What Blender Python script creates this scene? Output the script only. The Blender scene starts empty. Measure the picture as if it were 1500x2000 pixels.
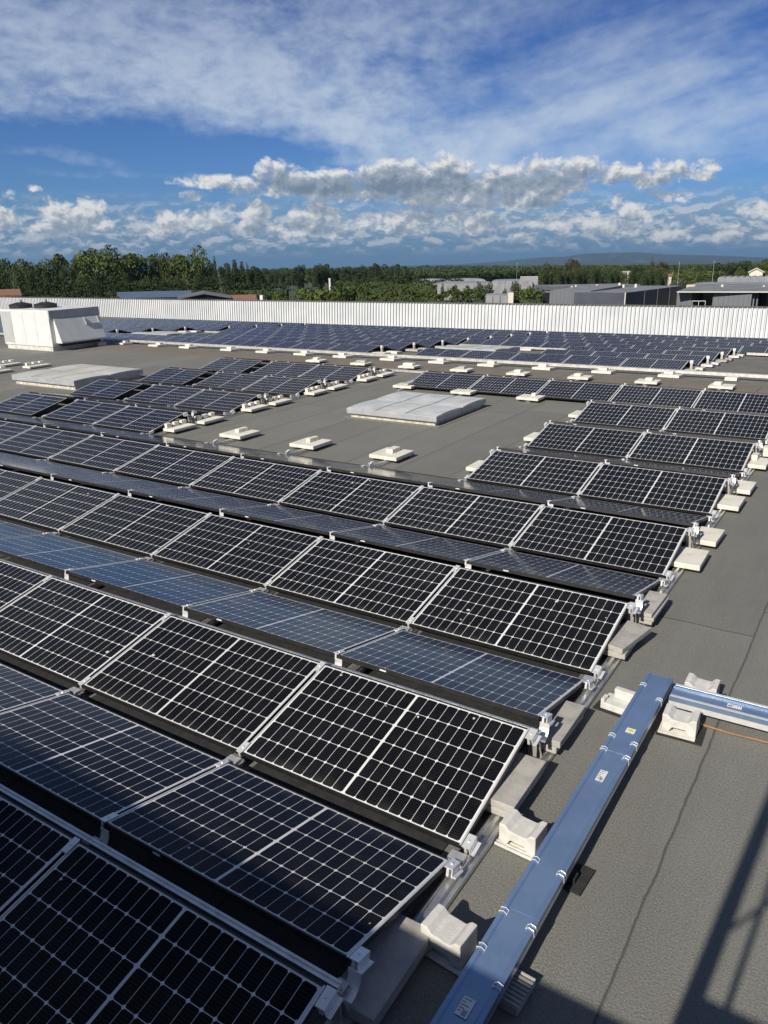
import bpy, math, random
from mathutils import Matrix, Vector
random.seed(7)
SC = bpy.context.scene
COL = SC.collection
rad = math.radians

# ------------------------------------------------------------------ frames
# world: z up, ground at 0. The near roof climbs 1.3 degrees away from the camera to a
# low ridge line; beyond it the far roof falls away.
ROOF = Matrix.Translation((0, 0, 8.0)) @ Matrix(((1, 0, 0.000506, 0), (0, 0.999735, -0.023028, 0), (-0.000506, 0.023028, 0.999735, 0), (0, 0, 0, 1)))
RIDGE_Y, FALL = 19.0, math.atan(0.064)
FAR = ROOF @ Matrix.Translation((0, RIDGE_Y, 0)) @ Matrix.Rotation(-FALL, 4, 'X')

# ------------------------------------------------------------------ camera
FPX = 1519.7
YAW, PIT, ROLL = 0.5814, 0.3055, -0.0157
fw = Vector((-math.sin(YAW) * math.cos(PIT), math.cos(YAW) * math.cos(PIT), -math.sin(PIT)))
rt0 = Vector((math.cos(YAW), math.sin(YAW), 0)); up0 = rt0.cross(fw)
rt = math.cos(ROLL) * rt0 + math.sin(ROLL) * up0
up = -math.sin(ROLL) * rt0 + math.cos(ROLL) * up0
CAMP = ROOF @ Vector((1.7272, -2.1077, 3.4503))
cam = bpy.data.cameras.new('camera')
camo = bpy.data.objects.new('camera', cam); COL.objects.link(camo)
camo.matrix_world = Matrix.Translation(CAMP) @ Matrix((rt, up, -fw)).transposed().to_4x4()
cam.sensor_fit = 'VERTICAL'; cam.sensor_height = 24; cam.lens = 24 * FPX / 2000
cam.clip_start = 0.05; cam.clip_end = 120000
SC.camera = camo

def ray(u, v):
    return rt * ((u - 750) / FPX) - up * ((v - 1000) / FPX) + fw
def at_z(u, v, z):                      # where the sight line of a photo point meets the level z
    d = ray(u, v); return CAMP + d * ((z - CAMP.z) / d.z)
def at_d(u, v, dist):                   # where it is at a horizontal distance
    d = ray(u, v); return CAMP + d * (dist / math.hypot(d.x, d.y))
def azel(u, v):
    d = ray(u, v).normalized(); return math.atan2(d.x, d.y), math.asin(d.z)

# ------------------------------------------------------------------ sun, exposure
SUN_EL, SUN_AZ = rad(34), rad(183.5)
S = Vector((math.sin(SUN_AZ) * math.cos(SUN_EL), math.cos(SUN_AZ) * math.cos(SUN_EL), math.sin(SUN_EL)))
sl = bpy.data.lights.new('sun', 'SUN'); sl.energy = 4.8; sl.angle = rad(0.53); sl.color = (1, 0.93, 0.82)
so = bpy.data.objects.new('sun', sl); COL.objects.link(so)
so.rotation_euler = (-S).to_track_quat('-Z', 'Y').to_euler(); so.location = (0, -20, 40)
SC.view_settings.view_transform = 'Standard'; SC.view_settings.look = 'None'
SC.view_settings.exposure = 0.15; SC.view_settings.gamma = 1
SC.render.engine = 'CYCLES'
SC.cycles.max_bounces = 6; SC.cycles.transparent_max_bounces = 12; SC.cycles.volume_bounces = 0
SC.cycles.use_denoising = True

# ------------------------------------------------------------------ node helpers
class NT:
    def __init__(self, tree): self.t = tree; self.n = tree.nodes; self.l = tree.links
    def put(self, sock, v):
        if v is None: return
        if isinstance(v, bpy.types.NodeSocket): self.l.new(v, sock)
        elif isinstance(v, (tuple, list)) and len(v) == 3 and sock.type == 'RGBA': sock.default_value = (*v, 1)
        else: sock.default_value = v
    def m(self, op, a, b=None, c=None, clamp=False):
        n = self.n.new('ShaderNodeMath'); n.operation = op; n.use_clamp = clamp
        for i, v in enumerate((a, b, c)): self.put(n.inputs[i], v)
        return n.outputs[0]
    def vm(self, op, a, b=None):
        n = self.n.new('ShaderNodeVectorMath'); n.operation = op
        self.put(n.inputs[0], a)
        if b is not None:
            self.put(n.inputs['Scale'] if op == 'SCALE' else n.inputs[1], b)
        return n.outputs[0]
    def sep(self, v):
        n = self.n.new('ShaderNodeSeparateXYZ'); self.put(n.inputs[0], v); return n.outputs
    def comb(self, x, y, z):
        n = self.n.new('ShaderNodeCombineXYZ')
        for i, v in enumerate((x, y, z)): self.put(n.inputs[i], v)
        return n.outputs[0]
    def noise(self, vec, scale, detail=2, rough=0.5, dist=0.0, lac=2.0):
        n = self.n.new('ShaderNodeTexNoise'); n.noise_dimensions = '3D'
        self.put(n.inputs['Vector'], vec)
        for k, v in (('Scale', scale), ('Detail', detail), ('Roughness', rough), ('Distortion', dist), ('Lacunarity', lac)): self.put(n.inputs[k], v)
        return n.outputs[0]
    def noise_c(self, vec, scale, detail=2):
        n = self.n.new('ShaderNodeTexNoise'); self.put(n.inputs['Vector'], vec)
        n.inputs['Scale'].default_value = scale; n.inputs['Detail'].default_value = detail
        return n.outputs[1]
    def step(self, x, lo, hi, a=0.0, b=1.0):
        n = self.n.new('ShaderNodeMapRange'); n.interpolation_type = 'SMOOTHSTEP'
        for i, v in enumerate((x, lo, hi, a, b)): self.put(n.inputs[i], v)
        return n.outputs[0]
    def mix(self, f, a, b):
        n = self.n.new('ShaderNodeMix'); n.data_type = 'RGBA'
        self.put(n.inputs[0], f); self.put(n.inputs[6], a); self.put(n.inputs[7], b)
        return n.outputs[2]
    def bump(self, h, strength, dist=0.01):
        n = self.n.new('ShaderNodeBump'); n.inputs['Strength'].default_value = strength; n.inputs['Distance'].default_value = dist
        self.put(n.inputs['Height'], h); return n.outputs[0]
    def obj(self):
        return self.n.new('ShaderNodeTexCoord').outputs['Object']
    def uv(self):
        n = self.n.new('ShaderNodeUVMap'); n.uv_map = 'uv'; return n.outputs[0]
    def geo(self): return self.n.new('ShaderNodeNewGeometry').outputs
    def rnd(self): return self.n.new('ShaderNodeObjectInfo').outputs['Random']

def new_mat(name, rough=0.6, metal=0.0, base=(0.5, 0.5, 0.5), spec=0.5):
    m = bpy.data.materials.new(name); m.use_nodes = True
    b = m.node_tree.nodes['Principled BSDF']
    b.inputs['Base Color'].default_value = (*base, 1); b.inputs['Roughness'].default_value = rough
    b.inputs['Metallic'].default_value = metal; b.inputs['Specular IOR Level'].default_value = spec
    return m, NT(m.node_tree), b

def mottled(name, c1, c2, scale=8, rough=0.7, metal=0.0, bump=0.0, detail=5, bscale=None, vary=0.0):
    m, n, b = new_mat(name, rough, metal)
    p = n.obj(); f = n.noise(p, scale, detail, 0.6)
    col = n.mix(n.step(f, 0.3, 0.7), c1, c2)
    if vary:
        r = n.m('MULTIPLY_ADD', n.rnd(), vary, 1 - vary / 2)
        col = n.vm('SCALE', col, r)
    n.put(b.inputs['Base Color'], col)
    if bump: n.put(b.inputs['Normal'], n.bump(n.noise(p, bscale or scale * 6, 4, 0.6), bump, 0.01))
    return m

# ------------------------------------------------------------------ sky
W = bpy.data.worlds.new('World'); SC.world = W; W.use_nodes = True
w = NT(W.node_tree); bg = w.n['Background']
sky = w.n.new('ShaderNodeTexSky'); sky.sky_type = 'NISHITA'; sky.sun_disc = False
sky.sun_elevation = SUN_EL; sky.sun_rotation = SUN_AZ; sky.altitude = 50
sky.air_density = 1.0; sky.dust_density = 0.6; sky.ozone_density = 3.0
w.n.remove(bg)
DIR = w.n.new('ShaderNodeTexCoord').outputs['Generated']

def cloud_group(name, blobs, build):
    """a node group: (az, el) -> density, as a field of soft ellipses broken up by noise"""
    g = bpy.data.node_groups.new(name, 'ShaderNodeTree')
    g.interface.new_socket('az', in_out='INPUT', socket_type='NodeSocketFloat')
    g.interface.new_socket('el', in_out='INPUT', socket_type='NodeSocketFloat')
    g.interface.new_socket('density', in_out='OUTPUT', socket_type='NodeSocketFloat')
    n = NT(g); gi = g.nodes.new('NodeGroupInput'); go = g.nodes.new('NodeGroupOutput')
    az, el = gi.outputs[0], gi.outputs[1]
    f = None
    for (u, v, su, sv, rot, amp) in blobs:
        a0, e0 = azel(u, v)
        ra, rb = su / FPX / 1.0, sv / FPX
        dx = n.m('SUBTRACT', az, a0); dy = n.m('SUBTRACT', el, e0)
        cr, sr = math.cos(rad(rot)), math.sin(rad(rot))
        px = n.m('MULTIPLY_ADD', dx, cr / ra, n.m('MULTIPLY', dy, sr / ra))
        py = n.m('MULTIPLY_ADD', dx, -sr / rb, n.m('MULTIPLY', dy, cr / rb))
        py = n.m('MULTIPLY', py, n.m('MULTIPLY_ADD', n.m('LESS_THAN', py, 0.0), 0.7, 1.0))
        r2 = n.m('MULTIPLY_ADD', px, px, n.m('MULTIPLY', py, py))
        s = n.m('MULTIPLY', n.m('SUBTRACT', 1.0, r2), amp)
        f = s if f is None else n.m('SMOOTH_MAX', f, s, 0.25)
    n.put(go.inputs[0], build(n, az, el, f))
    return g
def use_group(g, az, el):
    n = w.n.new('ShaderNodeGroup'); n.node_tree = g
    w.put(n.inputs[0], az); w.put(n.inputs[1], el); return n.outputs[0]

sx, sy, sz = w.sep(DIR)
AZ = w.m('ARCTAN2', sx, sy); EL = w.m('ARCSINE', w.m('MAXIMUM', w.m('MINIMUM', sz, 1.0), -1.0))

# fair-weather cumulus: photo position, half size, tilt, weight
CUM = [(700, 374, 80, 34, 0, 1.4), (930, 376, 70, 32, 0, 1.3), (1180, 345, 60, 24, 0, 1.0), (510, 372, 80, 18, 0, 1.0), (560, 362, 95, 26, 0, 1.3), (440, 358, 100, 17, 0, 1.1), (640, 368, 120, 38, 0, 1.6), (548, 336, 40, 24, 0, .9), (760, 362, 120, 46, 0, 1.7),
       (868, 340, 60, 34, 0, 1.2), (840, 384, 100, 34, 0, 1.5), (980, 360, 70, 34, 0, 1.3), (1050, 332, 44, 24, 0, 1), (1060, 375, 95, 40, 8, 1.4),
       (1130, 340, 70, 30, 0, 1.1), (1000, 396, 110, 22, 0, 1.3), (1270, 350, 55, 24, 0, 1), (1330, 338, 60, 18, -12, 1), (1385, 325, 34, 12, -10, .9),
       (1310, 386, 40, 14, -12, .9), (1225, 410, 46, 22, -25, .9), (374, 386, 20, 13, 0, .7), (66, 369, 12, 8, 0, .6), (25, 385, 26, 14, 0, .45),
       (142, 432, 66, 40, 0, 1.25), (118, 452, 60, 26, 0, .9), (185, 440, 40, 24, 0, .9), (5, 436, 34, 30, 0, 1.1), (330, 440, 40, 26, 0, 1), (372, 432, 36, 24, 0, .9),
       (300, 455, 40, 20, 0, .9), (270, 424, 36, 10, 0, .6), (440, 420, 30, 20, 0, .9), (500, 425, 40, 30, 0, 1.1), (465, 450, 60, 20, 0, .9), (620, 420, 55, 26, -8, 1),
       (600, 452, 60, 20, 0, 1), (540, 455, 40, 18, 0, .9), (730, 440, 60, 26, 0, 1), (690, 460, 50, 14, 0, .9), (790, 440, 60, 32, 0, 1.1), (870, 430, 70, 30, 0, 1),
       (940, 440, 60, 32, 0, 1), (1030, 468, 36, 12, 0, .9), (1110, 440, 80, 22, 0, .7), (1190, 452, 60, 20, 0, .7), (1310, 463, 44, 14, 0, .9), (1410, 465, 44, 13, 0, .9),
       (1480, 415, 40, 18, 0, 1.1), (1440, 438, 44, 10, 0, .6), (1490, 464, 30, 10, 0, .8), (1320, 440, 20, 8, 0, .5), (1380, 425, 30, 8, 0, .45)]
def cum_build(n, az, el, daz=0.0, de=0.0):
    p = n.comb(n.m('ADD', az, daz), n.m('MULTIPLY', n.m('ADD', el, de), 1.25), 0.37)
    wp = n.vm('ADD', p, n.vm('SCALE', n.vm('SUBTRACT', n.noise_c(p, 40, 3), (0.5, 0.5, 0.5)), 0.022))
    big = n.noise(p, 20, 2, 0.5, 0.4)
    v = n.n.new('ShaderNodeTexVoronoi'); v.feature = 'SMOOTH_F1'; n.put(v.inputs['Vector'], wp)
    for k, q in (('Scale', 46.0), ('Detail', 2.0), ('Roughness', 0.55), ('Lacunarity', 2.3), ('Smoothness', 0.45)): v.inputs[k].default_value = q
    puff = n.m('SUBTRACT', 0.55, v.outputs['Distance'])
    fine = n.noise(wp, 150, 5, 0.6)
    return n.m('MULTIPLY_ADD', n.m('SUBTRACT', big, 0.5), 1.7, n.m('MULTIPLY_ADD', puff, 1.7, n.m('MULTIPLY', n.m('SUBTRACT', fine, 0.5), 1.0)))
def cumulus(blobs):
    """coverage and colour of the heap clouds, from the blobs of one stretch of sky"""
    g0 = cloud_group('cumulus_field', blobs, lambda n, az, el, f: f)
    f0 = use_group(g0, AZ, EL); f2 = use_group(g0, w.m('ADD', AZ, -0.004), w.m('ADD', EL, 0.016))
    n0 = cum_build(w, AZ, EL); n1 = cum_build(w, AZ, EL, -0.004, 0.0065)
    d = w.m('ADD', w.m('ADD', w.m('MULTIPLY', f0, 1.25), 0.62), n0)
    cov = w.step(d, -0.15, 1.15)
    relief = w.m('SUBTRACT', n0, n1)
    thick = w.m('ADD', w.m('MAXIMUM', f2, -1.2), w.m('MULTIPLY', n1, 0.40))
    lit = w.m('MULTIPLY_ADD', relief, 0.50, w.m('MULTIPLY_ADD', thick, -0.48, w.m('MULTIPLY_ADD', w.m('MULTIPLY', w.m('MAXIMUM', f0, 0.0), w.step(EL, 0.070, 0.095)), -0.48, 0.50)))
    mid = w.mix(w.step(lit, -0.9, 0.35), (1.7, 2.15, 2.8), (3.3, 3.75, 4.35))
    return cov, w.mix(w.step(lit, 0.05, 1.05), mid, (7.9, 7.75, 7.4))

# distant low bank along the horizon
bank_n = w.noise(w.comb(AZ, w.m('MULTIPLY', EL, 2.2), 1.7), 48, 7, 0.6, 0.3)
bank_m = w.m('MULTIPLY', w.step(EL, 0.010, 0.026), w.step(EL, 0.090, 0.05))
bank = w.m('MULTIPLY', w.step(bank_n, 0.36, 0.56), bank_m)
bank_hi = w.noise(w.comb(AZ, w.m('MULTIPLY', w.m('ADD', EL, 0.006), 2.2), 1.7), 48, 7, 0.6, 0.3)
bankcol = w.mix(w.step(w.m('SUBTRACT', bank_n, bank_hi), -0.05, 0.12), (2.7, 3.3, 4.2), (6.4, 6.5, 6.6))

# high thin cloud: a broken veil from the upper left, streaks to the right
VEIL = [(330, 130, 520, 150, -8, 1.1), (150, 110, 330, 150, 0, .9), (620, 230, 330, 95, -24, 1.0), (820, 300, 260, 60, -12, .85), (60, 30, 420, 130, 0, .8), (700, 60, 520, 120, 8, .6),
        (1060, 240, 380, 70, 14, .7), (1180, 130, 420, 70, 18, .40), (40, 297, 60, 7, 0, .12), (215, 342, 110, 6, 0, .14), (170, 316, 40, 9, -8, .10), (1280, 290, 440, 90, 10, .5)]
def veil_build(n, az, el, f):
    p = n.comb(n.m('MULTIPLY', az, 1.0), n.m('MULTIPLY', el, 1.8), 4.1)
    a = n.noise(p, 7, 4, 0.55, 0.35)
    b = n.noise(p, 34, 6, 0.62, 0.15)
    ang = rad(14)
    q = n.comb(n.m('MULTIPLY_ADD', az, math.cos(ang) * 3.0, n.m('MULTIPLY', el, math.sin(ang) * 3.0)), n.m('MULTIPLY_ADD', az, -math.sin(ang) * 16, n.m('MULTIPLY', el, math.cos(ang) * 16)), 2.2)
    st = n.noise(q, 2.6, 6, 0.6, 0.4)
    east = n.step(az, azel(650, 200)[0], azel(1150, 200)[0])
    fine = n.mix(n.m('MULTIPLY', east, 0.6), b, st)
    fx = n.m('MULTIPLY_ADD', n.m('SUBTRACT', a, 0.5), 1.5, n.m('MULTIPLY', n.m('SUBTRACT', fine, 0.5), 1.9))
    return n.m('ADD', n.m('MAXIMUM', f, -1.2), fx)
G_VEIL = cloud_group('high_cloud_field', VEIL, veil_build)
veil = w.m('MULTIPLY', w.step(use_group(G_VEIL, AZ, EL), -0.38, 1.45), 0.80)
veilcol = w.mix(w.step(EL, 0.12, 0.33), (5.9, 6.7, 7.5), (3.5, 4.3, 5.8))

tint = w.mix(w.step(EL, 0.0, 0.36), (0.30, 0.49, 0.82), (0.15, 0.27, 0.56))
blue = w.n.new('ShaderNodeMix'); blue.data_type = 'RGBA'; blue.blend_type = 'MULTIPLY'
blue.inputs[0].default_value = 1; w.put(blue.inputs[6], sky.outputs[0]); w.put(blue.inputs[7], tint)
fwd = w.m('ADD', w.m('MULTIPLY', sx, -0.55), w.m('MULTIPLY', sy, 0.835))
over_n = w.noise(DIR, 3.2, 5, 0.6, 0.3)
over = w.m('MULTIPLY', w.step(over_n, 0.36, 0.62), w.m('MAXIMUM', w.m('MULTIPLY', w.step(EL, 0.30, 0.46), 0.75), w.m('MULTIPLY', w.step(fwd, 0.55, 0.2), w.step(EL, 0.02, 0.12))))  # unseen cloud overhead and behind, added to tune ambient light and panel reflections
overcol = w.mix(w.step(fwd, 0.5, -0.3), (2.3, 2.9, 3.7), (1.25, 1.25, 1.25))
clear = w.mix(w.m('MULTIPLY', over, 0.85), w.mix(veil, blue.outputs[2], veilcol), overcol)
low = w.mix(w.m('MULTIPLY', w.step(EL, 0.075, 0.0), 0.85), clear, (1.15, 2.0, 3.3))
low = w.mix(w.m('MULTIPLY', bank, 0.7), low, bankcol)
def backdrop(col):
    b = w.n.new('ShaderNodeBackground'); b.inputs['Strength'].default_value = 0.1
    w.put(b.inputs['Color'], col); return b.outputs[0]
def either(f, a, b):
    x = w.n.new('ShaderNodeMixShader'); w.put(x.inputs[0], f); w.put(x.inputs[1], a); w.put(x.inputs[2], b); return x.outputs[0]
# the heap clouds, stretch by stretch of azimuth (only the blobs near a stretch are worked out in it)
cuts = [-40, 130, 260, 400, 540, 660, 800, 940, 1080, 1220, 1360, 1560]
shader = backdrop(low)
for a, b in zip(cuts, cuts[1:]):
    near = [q for q in CUM if q[0] + q[2] * 2.6 > a and q[0] - q[2] * 2.6 < b]
    cov, col = cumulus(near)
    inside = w.m('MULTIPLY', w.m('GREATER_THAN', AZ, azel(a, 400)[0]), w.m('LESS_THAN', AZ, azel(b, 400)[0]))
    shader = either(inside, shader, backdrop(w.mix(w.m('MULTIPLY', cov, 0.96), low, col)))
shader = either(w.m('GREATER_THAN', EL, 0.165), shader, backdrop(clear))
shader = either(w.m('LESS_THAN', EL, -0.004), shader, backdrop((1.0, 1.5, 2.2)))
w.l.new(shader, w.n['World Output'].inputs['Surface'])

# ------------------------------------------------------------------ mesh helpers
class MB:
    def __init__(self): self.v = []; self.f = []; self.mi = []; self.uvs = []
    def face(self, pts, mi=0, uv=None):
        k = len(self.v); self.v += [tuple(p) for p in pts]; self.f.append(tuple(range(k, k + len(pts)))); self.mi.append(mi); self.uvs.append(uv)
        return self
    def box(self, x0, x1, y0, y1, z0, z1, mi=0, M=None):
        c = [Vector((x, y, z)) for z in (z0, z1) for y in (y0, y1) for x in (x0, x1)]
        if M is not None: c = [M @ p for p in c]
        k = len(self.v); self.v += [tuple(p) for p in c]
        for q in ((0, 2, 3, 1), (4, 5, 7, 6), (0, 1, 5, 4), (2, 6, 7, 3), (0, 4, 6, 2), (1, 3, 7, 5)):
            self.f.append(tuple(k + i for i in q)); self.mi.append(mi); self.uvs.append(None)
        return self
    def prism(self, prof, a, b, axis='x', mi=0, cap=True, M=None):
        """closed outline (2D) swept from a to b along an axis"""
        def P(p, t):
            v = Vector((t, p[0], p[1])) if axis == 'x' else Vector((p[0], t, p[1])) if axis == 'y' else Vector((p[0], p[1], t))
            return tuple(M @ v) if M is not None else tuple(v)
        k = len(self.v); n = len(prof)
        self.v += [P(p, a) for p in prof] + [P(p, b) for p in prof]
        for i in range(n):
            j = (i + 1) % n
            self.f.append((k + i, k + j, k + n + j, k + n + i)); self.mi.append(mi); self.uvs.append(None)
        if cap:
            self.f.append(tuple(k + i for i in reversed(range(n)))); self.f.append(tuple(k + n + i for i in range(n)))
            self.mi += [mi, mi]; self.uvs += [None, None]
        return self
    def tube(self, p, q, r, r2=None, seg=8, mi=0):
        p, q = Vector(p), Vector(q); r2 = r if r2 is None else r2
        d = (q - p).normalized(); a = d.orthogonal().normalized(); b = d.cross(a)
        k = len(self.v)
        for c, rr in ((p, r), (q, r2)):
            for i in range(seg):
                t = 2 * math.pi * i / seg; self.v.append(tuple(c + (a * math.cos(t) + b * math.sin(t)) * rr))
        for i in range(seg):
            j = (i + 1) % seg; self.f.append((k + i, k + j, k + seg + j, k + seg + i)); self.mi.append(mi); self.uvs.append(None)
        self.f.append(tuple(k + i for i in reversed(range(seg)))); self.f.append(tuple(k + seg + i for i in range(seg))); self.mi += [mi, mi]; self.uvs += [None, None]
        return self
    def ribbon(self, pts, x0, x1, th=0.004, mi=0):
        """a bent strip: outline in (y, z), width along x"""
        top = [Vector(p) for p in pts]; nrm = []
        for i in range(len(top)):
            d = (top[min(i + 1, len(top) - 1)] - top[max(i - 1, 0)]).normalized(); nrm.append(Vector((-d.y, d.x)))
        prof = [tuple(p) for p in top] + [tuple(p + n * th) for p, n in reversed(list(zip(top, nrm)))]
        return self.prism(prof, x0, x1, 'x', mi)
    def mesh(self, name, mats):
        me = bpy.data.meshes.new(name); me.from_pydata(self.v, [], self.f)
        for m in mats: me.materials.append(m)
        me.polygons.foreach_set('material_index', self.mi)
        if any(u is not None for u in self.uvs):
            L = me.uv_layers.new(name='uv')
            for p, u in zip(me.polygons, self.uvs):
                if u:
                    for li, c in zip(p.loop_indices, u): L.data[li].uv = c
        me.update(); return me
    def build(self, name, mats, parent=None, M=None, bevel=0.0, seg=2):
        o = bpy.data.objects.new(name, self.mesh(name, mats if isinstance(mats, (list, tuple)) else [mats])); COL.objects.link(o)
        if parent is not None: o.parent = parent
        if M is not None: o.matrix_world = M
        if bevel:
            b = o.modifiers.new('bevel', 'BEVEL'); b.width = bevel; b.segments = seg; b.limit_method = 'ANGLE'
        return o

T = Matrix.Translation
def RX(a): return Matrix.Rotation(a, 4, 'X')
def RZ(a): return Matrix.Rotation(a, 4, 'Z')
def tag(o, label, cat, group=None):
    o['label'] = label; o['category'] = cat
    if group: o['group'] = group
    return o
def thing(name, label, cat, M, group=None):
    o = bpy.data.objects.new(name, None); COL.objects.link(o); o.matrix_world = M; o.empty_display_size = 0.1
    return tag(o, label, cat, group)
def structure(o): o['kind'] = 'structure'; return o
KIDS = {}
def dup(src, M, label):
    r = src.copy(); COL.objects.link(r); r.matrix_world = M; r['label'] = label
    if src.name not in KIDS: KIDS[src.name] = [(c, list(c.children)) for c in src.children]
    for c, gs in KIDS[src.name]:
        k = c.copy(); COL.objects.link(k); k.parent = r
        for g in gs:
            h = g.copy(); COL.objects.link(h); h.parent = k
    return r
ORD = 'zeroth first second third fourth fifth sixth seventh eighth ninth tenth eleventh twelfth thirteenth fourteenth fifteenth sixteenth seventeenth eighteenth nineteenth twentieth'.split()
ORD += ['twenty-' + x for x in ORD[1:10]] + ['thirtieth'] + ['thirty-' + x for x in ORD[1:10]]
def pix(p):
    d = Vector(p) - CAMP; z = d.dot(fw)
    if z < 0.05: return None
    return 750 + FPX * d.dot(rt) / z, 1000 - FPX * d.dot(up) / z
def seen(pts, mar=60):
    q = [pix(p) for p in pts]; q = [a for a in q if a]
    if not q: return False
    us = [a[0] for a in q]; vs = [a[1] for a in q]
    return max(us) > -mar and min(us) < 1500 + mar and max(vs) > -mar and min(vs) < 2000 + mar

# ------------------------------------------------------------------ materials
def roof_material():
    m, n, b = new_mat('bitumen_roof', 0.85)
    p = n.obj(); x, y, z = n.sep(p)
    wob = n.m('MULTIPLY', n.m('SUBTRACT', n.noise(p, 3.2, 3, 0.6), 0.5), 0.034)
    xs = n.m('ADD', n.m('ADD', x, wob), -0.01)
    cell = n.m('FLOOR', xs); fx = n.m('FRACT', xs)
    seam = n.m('MAXIMUM', n.step(fx, 0.016, 0.0), n.step(fx, 0.988, 1.0))
    wn = n.n.new('ShaderNodeTexWhiteNoise'); wn.noise_dimensions = '1D'; n.put(wn.inputs['W'], n.m('ADD', cell, 61.3)); rv = wn.outputs['Value']
    ys = n.m('DIVIDE', n.m('ADD', n.m('ADD', y, n.m('MULTIPLY', rv, -4.6)), wob), 8.0)
    fy = n.m('FRACT', ys); lap = n.step(n.m('ABSOLUTE', n.m('SUBTRACT', fy, 0.5)), 0.0022, 0.0)
    wn2 = n.n.new('ShaderNodeTexWhiteNoise'); wn2.noise_dimensions = '2D'; n.put(wn2.inputs['Vector'], n.comb(cell, n.m('FLOOR', n.m('ADD', ys, 0.5)), 0)); sheet = wn2.outputs['Value']
    gran = n.noise(p, 190, 3, 0.7); blot = n.noise(p, 1.1, 4, 0.6); streak = n.noise(n.comb(n.m('MULTIPLY', x, 5.0), n.m('MULTIPLY', y, 0.5), 0.0), 1.6, 4, 0.6)
    tone = n.m('ADD', n.m('MULTIPLY', sheet, 0.16), n.m('ADD', n.m('MULTIPLY', blot, 0.34), n.m('MULTIPLY', streak, 0.22)))
    tone = n.m('ADD', n.m('MULTIPLY', tone, 0.9), 0.62)
    grit = n.noise(p, 85, 3, 0.7)
    spark = n.m('ADD', n.m('MULTIPLY', gran, 1.2), n.m('MULTIPLY_ADD', grit, 1.5, -0.35))
    col = n.vm('SCALE', n.vm('SCALE', n.comb(0.203, 0.202, 0.178), tone), spark)
    pale_grain = n.step(n.noise(p, 95, 1, 0.5), 0.70, 0.74)  # whitish grains scattered over the felt
    col = n.mix(n.m('MULTIPLY', pale_grain, 0.45), col, (0.55, 0.53, 0.48))
    rust = n.m('MULTIPLY', n.step(n.noise(p, 1.7, 3, 0.6), 0.58, 0.72), 0.28)
    col = n.mix(rust, col, (0.20, 0.145, 0.125))
    edge = n.m('MULTIPLY', n.step(fx, 0.16, 0.0), n.m('MULTIPLY', blot, 0.35))
    col = n.mix(edge, col, (0.13, 0.12, 0.105))
    silt_n = n.noise(n.comb(n.m('MULTIPLY', x, 0.25), y, 0.0), 1.1, 5, 0.6)
    silt = n.m('MULTIPLY', n.step(y, 17.0, 18.9), n.m('MULTIPLY_ADD', silt_n, 1.2, 0.1), clamp=True)
    col = n.mix(silt, col, (0.20, 0.15, 0.10))
    col = n.mix(n.m('MULTIPLY', n.m('MAXIMUM', seam, lap), 0.75), col, (0.05, 0.047, 0.043))
    n.put(b.inputs['Base Color'], col)
    h = n.m('ADD', n.m('MULTIPLY', gran, 1.0), n.m('ADD', n.m('MULTIPLY', n.noise(p, 60, 3, 0.6), 0.8), n.m('MULTIPLY', fx, -0.4)))
    n.put(b.inputs['Normal'], n.bump(n.m('MULTIPLY_ADD', grit, 1.2, h), 0.6, 0.010))
    return m
M_ROOF = roof_material()

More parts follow.
